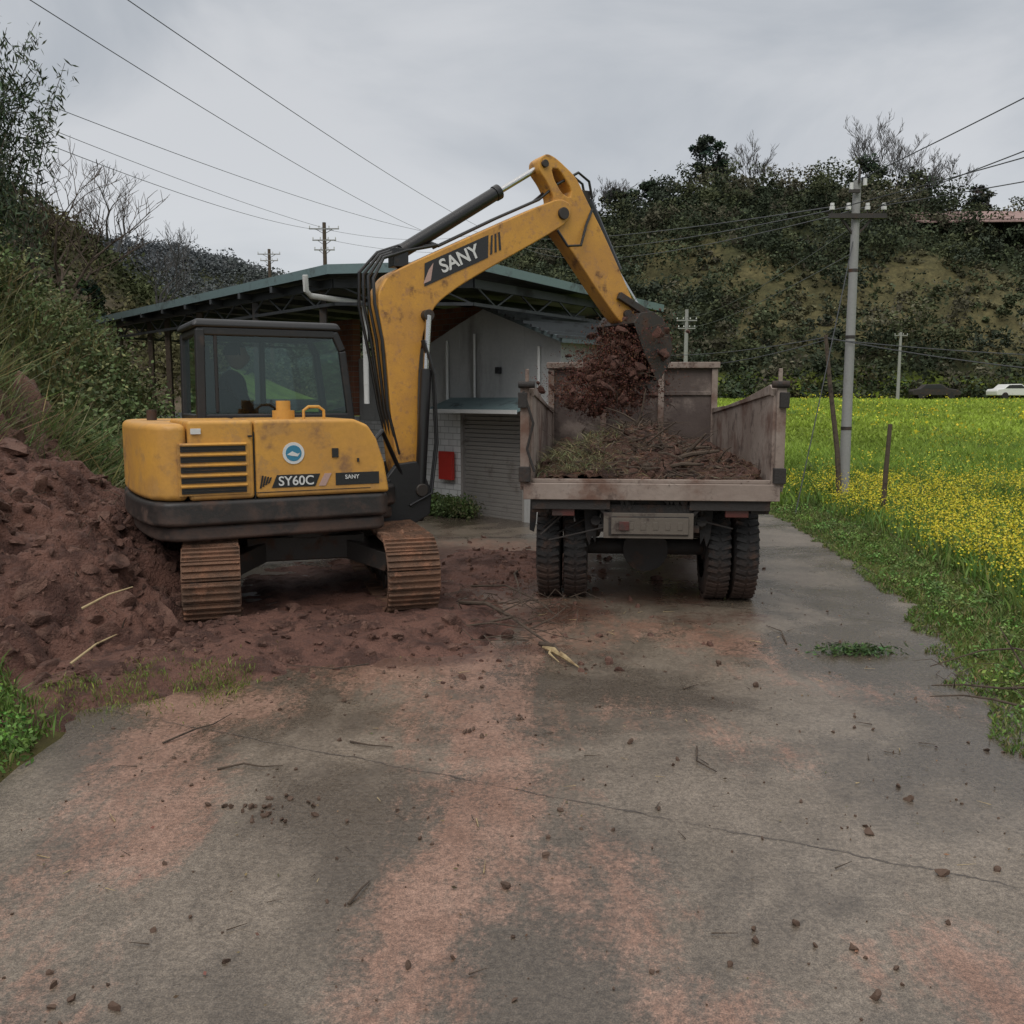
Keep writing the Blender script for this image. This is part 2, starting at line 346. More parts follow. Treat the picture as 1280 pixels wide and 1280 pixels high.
# ---------------------------------------------------------------- road
ry=np.arange(-7,20.5,.09);tt=np.linspace(0,1,90)
YY=np.repeat(ry[:,None],90,1);lo=Rl(ry)+(fbm(ry*1.7,ry*0,4)-.5)*.18;hi=Rr(ry)+(fbm(ry*1.9,ry*0,14)-.5)*.16+(fbm(ry*7,ry*0,15)-.5)*.06
XX=lo[:,None]*(1-tt)+hi[:,None]*tt;ZZ=H(XX,YY)+.006
def cap(x0,y0,x1,y1,r):
    dx,dy=x1-x0,y1-y0;L=dx*dx+dy*dy+1e-9;t=np.clip(((XX-x0)*dx+(YY-y0)*dy)/L,0,1)
    d=np.hypot(XX-x0-t*dx,YY-y0-t*dy);return 1-ss(d,r*.1,r*1.6)
mud=np.zeros_like(XX)
for a in [(-.35,5.4,-.15,4.5,.6,.85),(-.1,4.6,-.05,3.6,.38,.9),(-.05,3.6,-.3,2.8,.30,.95),(-.3,2.8,-.45,1.5,.28,.9),(-1.75,4.4,-1.45,3.3,.38,.95),(-1.7,3.0,-1.3,2.0,.30,.7),
          (.25,3.1,.35,2.8,.35,.75),(1.3,2.6,1.6,2.2,.30,.95),(1.0,6.6,1.6,6.2,.6,.7),(.1,7.4,.3,6.6,.9,.8),(-.7,5.7,-.2,5.9,.7,.95),(-.2,10,.2,9,1.6,.8),(-2.2,5.4,-1.6,4.9,.55,.95),
          (2.4,5.0,1.4,5.6,.35,.55),(.6,4.8,1.2,4.2,.4,.55),(.55,2.3,.5,1.8,.3,.8)]:
    mud=np.maximum(mud,cap(*a[:5])*a[5])
dark=np.zeros_like(XX)
for a in [(-1.9,6.0,-.6,6.1,.55,.95),(-1.5,7.5,-1,9.5,1.2,1),(.0,8.2,.3,9,.8,.9),(1.2,8,1.4,11,1.0,.7),(-2.1,5.5,-1.8,5.3,.35,.7),(0.0,6.9,.5,7.2,.5,.7),(1.3,6.9,1.8,7.0,.4,.55),(.2,6.1,.7,5.9,.35,.45),(-.6,5.75,.1,6.1,.3,.6)]:
    dark=np.maximum(dark,cap(*a[:5])*a[5])
mud=mud*.66+.11
hh,ww=XX.shape;idx=np.arange(hh*ww).reshape(hh,ww);F=np.stack([idx[:-1,:-1],idx[:-1,1:],idx[1:,1:],idx[1:,:-1]],-1).reshape(-1,4)
gridmesh('road',np.stack([XX,YY,ZZ],-1).reshape(-1,3),F,np.stack([mud,dark,0*mud],-1).reshape(-1,3),M['road'])
# ---------------------------------------------------------------- soil pile
sx=np.arange(-6.6,1.4,.032);sy=np.arange(3.8,11.5,.032);SX,SY=np.meshgrid(sx,sy)
def soilH(x,y):
    xb=np.interp(y,[4.4,4.9,5.4,6.4,7.5,9,10.5,11.5],[-3.6,-3.05,-2.65,-2.15,-2.35,-2.8,-3.9,-5])+(fbm(y*1.3,y*0,6)-.5)*.5
    d=xb-x;p=1.6*(1-np.exp(-np.maximum(d,0)*.66))*(.8+.4*fbm(x*.9,y*.9,2))
    rg=1-np.abs(2*fbm(x*3.2,y*3.2,27)-1)
    cell=np.floor(fbm(x*4.5,y*4.5,33)*7)/7
    cell2=np.floor(fbm(x*11,y*11,43)*6)/6
    amp=np.where(d>0,1,np.exp(np.minimum(d,0)*5))
    p=p+amp*((fbm(x*2.6,y*2.6,7)-.5)*.5+(rg-.7)*.22+(cell-.5)*.30+(cell2-.5)*.10+(fbm(x*14,y*14,17)-.5)*.09)*.85
    def g(cx,cy,rx,ry_,a): return a*np.exp(-(((x-cx)/rx)**2+((y-cy)/ry_)**2)**1.5)
    mm=g(-1.5,6.3,1.3,.6,.12)+g(-1.5,8,1.3,1.8,.08)+g(.0,9.3,.7,1.0,.09)+g(-.35,6.9,.4,.55,.07)+g(-2.3,5.5,.8,.5,.12)+g(-2.65,4.75,.42,.6,.10)
    thin=mm+(fbm(x*5,y*5,19)-.5)*.10+(fbm(x*16,y*16,23)-.5)*.03*(mm>.02)-.045
    r_=np.maximum(thin,np.where(d>-.35,p-.05,-.1))
    return r_-1.6*ss(H(x,y)+(fbm(x*2,y*2,51)-.5)*.5,.75,1.25)
SZ=H(SX,SY)+soilH(SX,SY)
hh,ww=SX.shape;idx=np.arange(hh*ww).reshape(hh,ww);F=np.stack([idx[:-1,:-1],idx[:-1,1:],idx[1:,1:],idx[1:,:-1]],-1).reshape(-1,4)
keep=((SZ-H(SX,SY))>-.04).ravel();F=F[keep[F].any(1)]
gridmesh('soil_pile',np.stack([SX,SY,SZ],-1).reshape(-1,3),F,np.ones((SX.size,3))*.2,M['soil'])
bm=bmesh.new();bmesh.ops.create_icosphere(bm,subdivisions=2,radius=1);icv=np.array([v.co[:] for v in bm.verts]);icf=np.array([[v.index for v in f_.verts] for f_ in bm.faces]);bm.free()
def rocks(name,P,S,mat,parent=None,squash=.75,ang=(.34,.7)):
    vs=[];fs=[]
    for i,(p,s_) in enumerate(zip(P,S)):
        v=icv.copy()
        for k in range(8):
            n=rng.normal(size=3);n/=np.linalg.norm(n);d=v@n;lim=rng.uniform(*ang);v=v-np.outer(np.maximum(d-lim,0),n)
        v=v*rng.uniform(.65,1.4,3)*np.array([1,1,squash]);v+=rng.normal(0,.03,v.shape)
        R=np.array(Matrix.Rotation(rng.uniform(0,6.28),3,Vector(rng.normal(size=3)).normalized()))
        vs.append((v@R.T)*s_*1.15+p);fs.append(icf+len(icv)*i)
    V=np.concatenate(vs);F=np.concatenate(fs);me=bpy.data.meshes.new(name);me.from_pydata(V.tolist(),[],F.tolist());me.materials.append(mat)
    return link(bpy.data.objects.new(name,me),parent)
n=4200;px=rng.uniform(-5.6,-2.0,n);py=rng.uniform(4.9,10,n);hh_=soilH(px,py);k=hh_>.08;px,py,hh_=px[k],py[k],hh_[k]
S=np.clip(rng.lognormal(-3.95,.72,len(px)),.006,.15);rocks('soil_clods',np.stack([px,py,H(px,py)+hh_-S*.25],1),S,M['clod'])
n=900;px=np.concatenate([rng.normal(-1.2,1.0,n//2),rng.normal(.0,.55,n//2)]);py=np.concatenate([rng.normal(6.15,.4,n//2),rng.normal(8.6,1.0,n//2)])
S=np.clip(rng.lognormal(-4.4,.65,n),.004,.07);rocks('mud_lumps',np.stack([px,py,H(px,py)+np.maximum(soilH(px,py),.0)+S*.2],1),S,M['clod'])
n=520;py=2.1+8*rng.uniform(0,1,n)**1.2;px=rng.uniform(-2.1,2.6,n);k=(px<Rr(py)-.05)&(px>Rl(py)+.1);px,py=px[k],py[k]
S=np.clip(rng.lognormal(-5.2,.6,len(px)),.002,.020)
exx=rng.normal(size=(88,2))*[.13,.08];cp=np.array([(-1.0,3.65)]*38+[(-1.2,2.3)]*10+[(.9,2.6)]*8+[(1.35,3.5)]*10+[(.0,4.6)]*12+[(.5,5.6)]*10)+exx
px=np.append(px,cp[:,0]);py=np.append(py,cp[:,1]);S=np.append(S,rng.uniform(.003,.018,88))
rocks('road_dirt_clods',np.stack([px,py,H(px,py)+.006+S*.4],1),S,M['pebble'])
# ---------------------------------------------------------------- excavator
EX=(-1.82,7.9,0);UR=27.5
ex=empty('excavator',EX)
def upobj(mb,name,bevel=.012,smooth=True,seg=2): return mb.obj(name,ex,bevel,smooth,UR,seg=seg)
tr_=MB();fr_=MB()
for v0 in(-.74,.74):
    r=.28;Ls=.97;per=4*Ls+2*math.pi*r;ns=38
    for i in range(ns):
        q=per*i/ns
        if q<2*Ls: u=-Ls+q;z=r;a=0
        elif q<2*Ls+math.pi*r: t=(q-2*Ls)/r;u=Ls+r*math.sin(t);z=r*math.cos(t);a=-t
        elif q<4*Ls+math.pi*r: u=Ls-(q-2*Ls-math.pi*r);z=-r;a=-math.pi
        else: t=(q-4*Ls-math.pi*r)/r;u=-Ls-r*math.sin(t);z=-r*math.cos(t);a=-math.pi-t
        R=Matrix.Rotation(-a,3,'Y');c=Vector((u,v0,z+.315))
        jz=random.uniform(-.004,.004)
        tr_.box(c+R@Vector((0,0,jz)),(.142,.41,.022),'track',R)
        for o_ in(-.05,0,.05): tr_.box(c+R@Vector((o_,0,.02+jz)),(.014,.40,.026),'track',R,top=(.6,.98))
        tr_.box(c+R@Vector((0,.06,-.03)),(.12,.04,.045),'track',R);tr_.box(c+R@Vector((0,-.06,-.03)),(.12,.04,.045),'track',R)
    for u_,rr in((-Ls,.235),(Ls,.235)):
        fr_.cyl((u_,v0-.09,.315),(u_,v0+.09,.315),rr,'steel',20);fr_.cyl((u_,v0-.15,.315),(u_,v0+.15,.315),.11,'steel',16)
    for u_ in np.linspace(-.7,.7,5): fr_.cyl((u_,v0-.1,.16),(u_,v0+.1,.16),.085,'steel',14)
    fr_.cyl((0,v0-.05,.53),(0,v0+.05,.53),.05,'steel',12)
    fr_.box((0,v0,.33),(1.75,.2,.2),'steel')
tr_.obj('crawler_tracks',ex,0,False,107)
fr_.box((0,0,.47),(.9,.95,.2),'steel')
for sx_ in(-1,1):
    for sy_ in(-1,1): fr_.beam((.25*sx_,.3*sy_,.48),(.62*sx_,.7*sy_,.36),.26,.16,'steel')
fr_.cyl((0,0,.55),(0,0,.74),.46,'steel',32)
fr_.box((1.62,0,.3),(.06,1.8,.36),'steel');fr_.beam((.5,.35,.35),(1.6,.35,.3),.1,.1,'steel');fr_.beam((.5,-.35,.35),(1.6,-.35,.3),.1,.1,'steel')
fr_.obj('undercarriage_frame',ex,.012,True,107)
P_=[]
for k_ in range(260):
    v0=random.choice((-.74,.74))+random.uniform(-.2,.2);u=random.uniform(-1.25,1.2);z=.02 if random.random()<.5 else .6
    if abs(u)>1.0 and z>.5: continue
    a=rad(107);P_.append((u*math.cos(a)-v0*math.sin(a),u*math.sin(a)+v0*math.cos(a),z+random.uniform(-.01,.03)))
rocks('track_mud',np.array(P_),np.clip(rng.lognormal(-3.9,.5,len(P_)),.008,.05),M['track'],ex)
RP=[(-1.12,-.955),(-1.22,-.92),(-1.31,-.80),(-1.355,-.6),(-1.38,-.3),(-1.39,0),(-1.38,.3),(-1.355,.6),(-1.31,.80),(-1.22,.92),(-1.07,.95)]
plan=[(.46,-.9),(.40,-.95)]+RP+[(.6,.95),(.75,.8),(.75,-.3),(.46,-.5)]
XY=lambda u,v,w:(u,v,w)
sk=MB();sk.prism([(a*.965,b*.965) for a,b in plan],XY,.655,.77,'skirt');sk.prism([(a*1.006,b*1.008) for a,b in plan],XY,.772,.955,'skirt');upobj(sk,'lower_skirt',.035,seg=3)
bd=MB()
bd.prism([(-1.06,-.955)]+RP+[(-.87,.95),(-.87,-.02),(-1.06,-.02)],XY,.958,1.515,'yellow');upobj(bd,'counterweight_hood',.075,seg=5)
sd=MB();sd.prism([(-1.055,.958),(-1.055,1.535),(-.592,1.535),(-.592,.958)],XZ,-.958,-.03,'yellow')
sd.prism([(-.585,.958),(-.585,1.535),(.18,1.535),(.29,1.49),(.36,1.38),(.42,1.2),(.46,.958)],XZ,-.958,-.03,'yellow');upobj(sd,'side_covers',.028,seg=4)
dt=MB()
y_=-.960
dt.box((-.589,-.6,1.2),(.006,.7,.5),'decal_black')
dt.box((-.15,y_,1.0),(.9,.005,.005),'decal_black')
dt.box((-.88,y_,1.185),(.50,.012,.375),'yellow')
for i in range(5):
    zz=1.335-i*.075
    x0,x1=(-1.11+.0*i),(-.655)
    dt.box(((x0+x1)/2,y_-.008,zz),(x1-x0,.012,.046),'decal_black')
    dt.box(((x0+x1)/2,y_-.020,zz+.031),(x1-x0+.01,.028,.012),'yellow',Matrix.Rotation(rad(28),3,'X'))
    dt.box(((x0+x1)/2,y_-.017,zz-.004),(x1-x0-.02,.008,.006),'skirt')
def para(mb,x0,x1,z0,z1,sk_,yy,mat): mb.prism([(x0,z0),(x1,z0),(x1+sk_,z1),(x0+sk_,z1)],XZ,yy,yy-.003,mat)
para(dt,-.47,-.14,1.03,1.125,.04,y_,'decal_black')
para(dt,-.115,-.06,1.03,1.125,.05,y_,'decal_pink')
para(dt,.02,.37,1.03,1.125,.0,y_,'decal_black')
for k_ in range(4): para(dt,-.56+.02*k_,-.547+.02*k_,1.03+.012*k_,1.125-.005*k_,.02,y_-.001,'decal_black')
dt.cyl((-.30,y_+.002,1.285),(-.30,y_-.004,1.285),.082,'white',32);dt.cyl((-.30,y_,1.285),(-.30,y_-.006,1.285),.06,'blue',28)
dt.prism([(-.35,1.275),(-.31,1.30),(-.27,1.28),(-.25,1.29),(-.27,1.26),(-.31,1.265)],XZ,y_-.006,y_-.008,'white')
dt.box((-.62,y_-.008,1.42),(.03,.016,.012),'decal_black');dt.box((.20,y_-.008,1.22),(.015,.016,.03),'decal_black');dt.box((-1.0,y_-.008,1.46),(.07,.01,.04),'white')
dt.box((.02,y_-.004,1.28),(.05,.01,.07),'decal_black')
dt.cyl((-.28,-.6,1.53),(-.28,-.6,1.60),.085,'yellow',24);dt.cyl((-.28,-.6,1.60),(-.28,-.6,1.675),.055,'yellow',24)
dt.tube([(-.16,-.75,1.52),(-.16,-.75,1.60),(-.12,-.75,1.63),(-.04,-.75,1.63),(.0,-.75,1.6),(.0,-.75,1.5)],.012,8,'yellow')
dt.cyl((-1.15,.3,1.5),(-1.15,.3,1.6),.04,'steel',14)
upobj(dt,'hood_details',.003,seg=1)
# cab
cb=MB()
yc0,yc1=.05,.93;xr,xf=-.82,.46;zt=2.30
def rim(mb,pts,w,mat):
    for i in range(len(pts)-1): mb.beam(pts[i],pts[i+1],w,w,mat)
for yy in(yc0+.03,yc1-.03):
    rim(cb,[(xr+.02,yy,.95),(xr+.04,yy,zt-.04)],.075,'black')
    rim(cb,[(xf+.02,yy,.95),(xf+.02,yy,1.5),(xf-.05,yy,2.1),(xf-.12,yy,zt-.04)],.065,'black')
    cb.beam((xr,yy,1.53),(xf,yy,1.53),.06,.07,'black')
    cb.beam((xr+.05,yy,zt-.06),(xf-.12,yy,zt-.06),.06,.07,'black')
for xx,z_ in((xr+.02,1.53),(xf,1.53),(xr+.04,zt-.06),(xf-.12,zt-.06)): cb.beam((xx,yc0,z_),(xx,yc1,z_),.06,.06,'black')
cb.box(((xr+xf)/2,(yc0+yc1)/2,.98),(xf-xr,yc1-yc0,.06),'black')
cb.box(((xr+xf)/2,yc1-.02,1.24),(xf-xr-.02,.03,.54),'black');cb.box((xr+.01,(yc0+yc1)/2,1.24),(.03,.8,.54),'black')
cb.box(((xr+xf)/2,yc0+.02,1.26),(xf-xr-.02,.03,.5),'black');cb.box((-.1,yc1-.03,1.9),(.05,.04,.8),'black')
cb.box((xr+.16,yc0+.025,1.93),(.035,.03,.72),'black')
upobj(cb,'cab_frame',.015)
rf=MB();rf.box(((xr+xf-.08)/2,(yc0+yc1)/2,zt+.005),(xf-xr-.02,yc1-yc0+.04,.07),'black',top=(.95,.94));upobj(rf,'cab_roof',.03,seg=3)
gs=MB()
for yy in(yc0+.02,yc1-.02): gs.add([(xr+.05,yy,1.55),(xf-.0,yy,1.55),(xf-.07,yy,2.1),(xf-.13,yy,zt-.08),(xr+.06,yy,zt-.08)],[(0,1,2,3,4)],'glass')
gs.add([(xr+.03,yc0+.04,1.55),(xr+.03,yc1-.04,1.55),(xr+.04,yc1-.04,zt-.08),(xr+.04,yc0+.04,zt-.08)],[(0,1,2,3)],'glass')
gs.add([(xf+.02,yc0+.04,1.1),(xf+.02,yc1-.04,1.1),(xf+.02,yc1-.04,1.5),(xf-.05,yc1-.04,2.1),(xf-.12,yc1-.04,zt-.06),(xf-.12,yc0+.04,zt-.06),(xf-.05,yc0+.04,2.1),(xf+.02,yc0+.04,1.5)],[(0,1,2,7),(7,2,3,6),(6,3,4,5)],'glass')
upobj(gs,'cab_glass',0,False)
st=MB();st.box((-.42,.5,1.32),(.5,.5,.14),'seat');st.box((-.66,.5,1.68),(.13,.46,.68),'seat',Matrix.Rotation(rad(-8),3,'Y'));st.box((-.70,.5,2.06),(.09,.26,.16),'seat')
st.box((-.42,.5,1.1),(.4,.4,.3),'seat');st.box((-.35,.2,1.3),(.5,.12,.4),'seat');st.box((-.35,.8,1.3),(.5,.12,.4),'seat')
st.cyl((-.12,.2,1.45),(-.05,.22,1.68),.014,'seat',8);st.cyl((-.12,.8,1.45),(-.05,.78,1.68),.014,'seat',8);st.box((.3,.25,1.35),(.06,.12,.3),'seat');upobj(st,'operator_seat',.03)
def plate(name,out,holes,y0,y1,mat,bev=.012,ox=.95):
    cu=bpy.data.curves.new(name,'CURVE');cu.dimensions='2D';cu.fill_mode='BOTH';cu.extrude=(y1-y0)/2-bev;cu.bevel_depth=bev;cu.bevel_resolution=2;cu.offset=-bev
    for pl in [out]+holes:
        sp_=cu.splines.new('POLY');sp_.points.add(len(pl)-1)
        for i,(a,b_) in enumerate(pl): sp_.points[i].co=(a,b_,0,1)
        sp_.use_cyclic_u=True
    t=bpy.data.objects.new('tmp',cu);scene.collection.objects.link(t);bpy.context.view_layer.update()
    me=bpy.data.meshes.new_from_object(t.evaluated_get(bpy.context.evaluated_depsgraph_get()));bpy.data.objects.remove(t)
    for v in me.vertices: x,y,z=v.co;v.co=(x+ox,-z+(y0+y1)/2,y)
    me.materials.clear();me.materials.append(M[mat]);me.name=name
    o=bpy.data.objects.new(name,me);link(o,ex);o.rotation_euler=(0,0,rad(UR))
    me.polygons.foreach_set('use_smooth',[True]*len(me.polygons))
    try: me.set_sharp_from_angle(angle=rad(35))
    except Exception: pass
    return o
def smooth_poly(p,it=2,keepf=.18):
    for _ in range(it):
        q=[]
        for i in range(len(p)):
            a=Vector(p[i]);b_=Vector(p[(i+1)%len(p)]);q+=[tuple(a.lerp(b_,keepf)),tuple(a.lerp(b_,1-keepf))]
        p=q
    return p
boom=[(-.12,1.02),(-.17,1.5),(-.21,2.1),(-.27,2.44),(-.27,2.60),(-.18,2.75),(-.02,2.84),(1.27,3.45),(1.54,3.56),(1.66,3.52),(1.66,3.40),(1.57,3.30),(.55,2.73),(.27,2.53),(.15,2.30),(.10,2.0),(.08,1.5),(.09,1.02),(.0,.94)]
plate('boom',smooth_poly(boom,2),[],-.14,.14,'yellow_boom')
arm=[(1.33,3.80),(1.33,3.90),(1.42,3.96),(1.52,3.93),(1.74,3.78),(1.86,3.58),(2.06,3.28),(2.44,2.62),(2.42,2.46),(2.33,2.42),(2.24,2.46),(1.97,2.76),(1.67,3.12),(1.50,3.30),(1.46,3.44),(1.50,3.56),(1.42,3.70)]
hole=[(1.47,3.83),(1.55,3.83),(1.69,3.66),(1.67,3.58),(1.58,3.62),(1.50,3.73)]
plate('dipper_arm',smooth_poly(arm,2),[smooth_poly(hole,1)],-.10,.10,'yellow_boom')
hy=MB();O=.95
def up3(s_,y,z): return (s_+O,y,z)
hy.cyl(up3(.0,0,2.98),up3(.92,0,3.56),.062,'hyd',20);hy.cyl(up3(.92,0,3.56),up3(.97,0,3.59),.07,'hyd',20);hy.cyl(up3(.97,0,3.59),up3(1.39,0,3.85),.028,'chrome',14)
hy.box(up3(-.03,0,2.92),(.14,.14,.16),'hyd');hy.cyl(up3(1.39,-.13,3.86),up3(1.39,.13,3.86),.035,'steel',14)
hy.cyl(up3(1.92,0,3.60),up3(2.28,0,2.95),.055,'hyd',20);hy.cyl(up3(2.28,0,2.95),up3(2.63,0,2.50),.026,'chrome',14)
hy.box(up3(1.87,0,3.61),(.12,.1,.14),'steel')
for yy in(-.20,.20):
    hy.cyl(up3(.07,yy,.88),up3(.14,yy,1.95),.05,'hyd',18);hy.cyl(up3(.14,yy,1.95),up3(.17,yy,2.42),.028,'chrome',12)
hy.cyl(up3(.17,-.22,2.42),up3(.17,.22,2.42),.05,'steel',16)
for (a,z_,r_,yw) in ((-.02,1.03,.06,.2),(1.57,3.42,.055,.17),(2.34,2.52,.045,.14)): hy.cyl(up3(a,-yw,z_),up3(a,yw,z_),r_,'steel',18)
for yy in(-.13,.13):
    hy.beam(up3(2.22,yy,2.70),up3(2.64,yy,2.50),.05,.07,'steel');hy.beam(up3(2.64,yy,2.50),up3(2.56,yy,2.36),.05,.07,'steel')
upobj(hy,'hydraulic_cylinders',.004,seg=1)
hs=MB()
for k_,yy in enumerate((-.13,-.05,.03,.10)):
    j=.022*k_
    hs.tube([up3(-.1,yy,1.2),up3(-.2,yy,1.6),up3(-.24-j,yy,2.2),up3(-.30-j,yy,2.5),up3(-.30-j,yy*.8,2.72+j),up3(-.2,yy*.7,2.90+j),up3(.02,yy*.5,2.98+j),up3(.32,yy*.5,3.05+j*.5)],.015,8,'hyd')
for yy in(-.07,.05): hs.tube([up3(.32,yy,3.04),up3(.9,yy,3.33),up3(1.35,yy,3.54),up3(1.55,yy,3.70),up3(1.78,yy,3.83),up3(1.90,yy,3.76),up3(1.94,yy,3.60)],.013,8,'hyd')
hs.tube([up3(1.50,-.16,3.26),up3(1.60,-.18,3.12),up3(1.76,-.16,3.14),up3(1.84,-.12,3.34),up3(1.92,-.1,3.5)],.013,8,'hyd')
for yy in(-.25,-.21): hs.tube([up3(-.05,yy,.75),up3(.16,yy,.85),up3(.22,yy,1.3),up3(.2,yy,1.9),up3(.10,yy,2.2)],.013,8,'hyd')
hs.tube([up3(-.5,-.5,1.3),up3(-.35,-.4,1.42),up3(-.2,-.25,1.2),up3(-.05,-.2,.9)],.02,8,'hyd')
upobj(hs,'hydraulic_hoses',0,True)
br=MB();bo=[(-.30,.60),(-.34,.9),(-.16,1.12),(.03,1.14),(.12,.98),(.17,.86),(.15,.66),(.0,.58)]
br.prism(bo,lambda u,v,w:(u+O,w,v),-.24,-.17,'black')
br.prism(bo,lambda u,v,w:(u+O,w,v),.17,.24,'black')
br.cyl(up3(-.14,0,.56),up3(-.14,0,1.0),.13,'black',20);br.box(up3(-.06,0,.66),(.36,.34,.14),'black');br.cyl(up3(.07,-.26,.88),up3(.07,.26,.88),.06,'steel',16)
br.box((.60,0,.85),(.26,.5,.28),'black')
upobj(br,'boom_swing_bracket',.012)
bk=MB()
prof=[(2.26,2.42),(2.34,2.52),(2.48,2.54),(2.60,2.48),(2.69,2.36),(2.73,2.2),(2.70,2.04),(2.62,1.92),(2.55,1.86)]
inn=[(2.53,1.88),(2.60,1.95),(2.67,2.06),(2.695,2.2),(2.66,2.34),(2.58,2.45),(2.48,2.505),(2.35,2.49),(2.28,2.40)]
bk.prism(prof+inn,lambda u,v,w:(u+O,w,v),-.33,.33,'steel')
for y0 in(-.34,.33): bk.prism(prof+[(2.38,2.15)],lambda u,v,w:(u+O,w,v),y0,y0+.012,'steel')
for yy in(-.28,-.14,0,.14,.28): bk.box(up3(2.51,yy,1.83),(.13,.05,.05),'steel',Matrix.Rotation(rad(-38),3,'Y'),top=(.7,.7))
upobj(bk,'bucket',.004,seg=1)
def txt(name,body,size,mat,mtx,ext=.002,bold=.012):
    cu=bpy.data.curves.new(name,'FONT');cu.body=body;cu.size=size;cu.extrude=ext;cu.offset=bold*size;cu.align_x='CENTER';cu.align_y='CENTER'
    cu.materials.append(M[mat]);o=bpy.data.objects.new(name,cu);link(o,ex);o.matrix_local=mtx;return o
UM=Matrix.Rotation(rad(UR),4,'Z')
RX90=Matrix.Rotation(rad(90),4,'X')
txt('model_lettering','SY60C',.098,'white',UM@Matrix.Translation((-.285,y_-.006,1.075))@RX90)
txt('maker_lettering','SANY',.045,'white',UM@Matrix.Translation((.15,y_-.006,1.09))@RX90)
bdm=UM@Matrix.Translation((O+.50,-.145,2.925))@RX90@Matrix.Rotation(rad(25),4,'Z')
dk_=MB();dk_.add([(-.42,-.085,0),(.27,-.085,0),(.36,.095,0),(-.33,.095,0)],[(0,1,2,3)],'decal_black');d_=dk_.obj('boom_decal',ex);d_.matrix_local=bdm
for k_ in range(3):
    dk_=MB();dk_.add([(.30+.05*k_,-.07,0.001),(.325+.05*k_,-.07,0.001),(.40+.04*k_,.08,0.001),(.38+.04*k_,.08,0.001)],[(0,1,2,3)],'decal_black');d_=dk_.obj('boom_stripe',ex);d_.matrix_local=bdm
txt('boom_lettering','SANY',.165,'white',bdm@Matrix.Translation((-.0,.005,.003)),bold=.02)
dk_=MB();dk_.add([(-.42,-.06,0.002),(-.34,-.06,0.002),(-.25,.07,0.002),(-.32,.03,0.002)],[(0,1,2,3)],'decal_pink');d_=dk_.obj('boom_mark',ex);d_.matrix_local=bdm
# operator
def skinfig(name,verts,edges,radii,mat,parent,sub=2):
    me=bpy.data.meshes.new(name);me.from_pydata(verts,edges,[]);o=bpy.data.objects.new(name,me);link(o,parent);me.materials.append(M[mat])
    md=o.modifiers.new('s','SKIN');md.use_smooth_shade=True
    for i,r_ in enumerate(radii):
        rr=r_ if isinstance(r_,tuple) else (r_,r_);me.skin_vertices[0].data[i].radius=rr
    me.skin_vertices[0].data[0].use_root=True
    sb=o.modifiers.new('sub','SUBSURF');sb.levels=sub;sb.render_levels=sub;return o
op=bpy.data.objects.new('excavator_operator',None);link(op);op.location=(EX[0],EX[1],-.04);op.rotation_euler=(0,0,rad(UR))
vs=[(-.46,.5,1.47),(-.48,.5,1.62),(-.47,.5,1.80),(-.45,.5,1.90),(-.43,.5,1.98),
    (-.46,.33,1.86),(-.36,.26,1.62),(-.13,.22,1.66), (-.46,.67,1.86),(-.36,.74,1.62),(-.13,.78,1.66),
    (-.42,.42,1.45),(-.04,.38,1.47),(.04,.38,1.08),(.16,.38,1.05), (-.42,.58,1.45),(-.04,.62,1.47),(.04,.62,1.08),(.16,.62,1.05)]
es=[(0,1),(1,2),(2,3),(3,4),(3,5),(5,6),(6,7),(3,8),(8,9),(9,10),(0,11),(11,12),(12,13),(13,14),(0,15),(15,16),(16,17),(17,18)]
rd=[(.13,.15),(.12,.14),(.12,.16),(.08,.11),.05,.065,.048,.032,.065,.048,.032,.085,.065,.05,.045,.085,.065,.05,.045]
skinfig('body_clothes',vs,es,rd,'cloth',op)
bm=bmesh.new();bmesh.ops.create_uvsphere(bm,u_segments=32,v_segments=24,radius=1)
for v in bm.verts:
    x,y,z=v.co;X_=x*.098;Y_=y*.076;Z_=z*.118
    if z<-.2: Y_*=1-(-z-.2)*.35;X_=X_*(1-(-z-.2)*.15)+.008
    X_+= .022*math.exp(-((y/.16)**2+((z+.12)/.22)**2))*(x>0)
    X_-= .012*math.exp(-(((abs(y)-.38)/.16)**2+((z-.05)/.14)**2))*(x>0)
    X_+= .007*math.exp(-((y/.3)**2+((z+.5)/.1)**2))*(x>0)
    Y_+= math.copysign(.018,y)*math.exp(-(((x+.05)/.12)**2+((z-.0)/.22)**2))*(abs(y)>.8)
    v.co=(X_-.41,Y_+.5,Z_+2.10)
me=bpy.data.meshes.new('head');bm.to_mesh(me);bm.free();me.materials.append(M['skin']);me.polygons.foreach_set('use_smooth',[True]*len(me.polygons));link(bpy.data.objects.new('head',me),op)
bm=bmesh.new();bmesh.ops.create_uvsphere(bm,u_segments=24,v_segments=16,radius=1)
bmesh.ops.delete(bm,geom=[v for v in bm.verts if v.co.z<-.15+ (.55 if v.co.x>.45 else 0)],context='VERTS')
for v in bm.verts: x,y,z=v.co;v.co=(x*.108-.418,y*.086+.5,z*.126+2.105)
me=bpy.data.meshes.new('hair');bm.to_mesh(me);bm.free();me.materials.append(M['hair']);link(bpy.data.objects.new('hair',me),op)
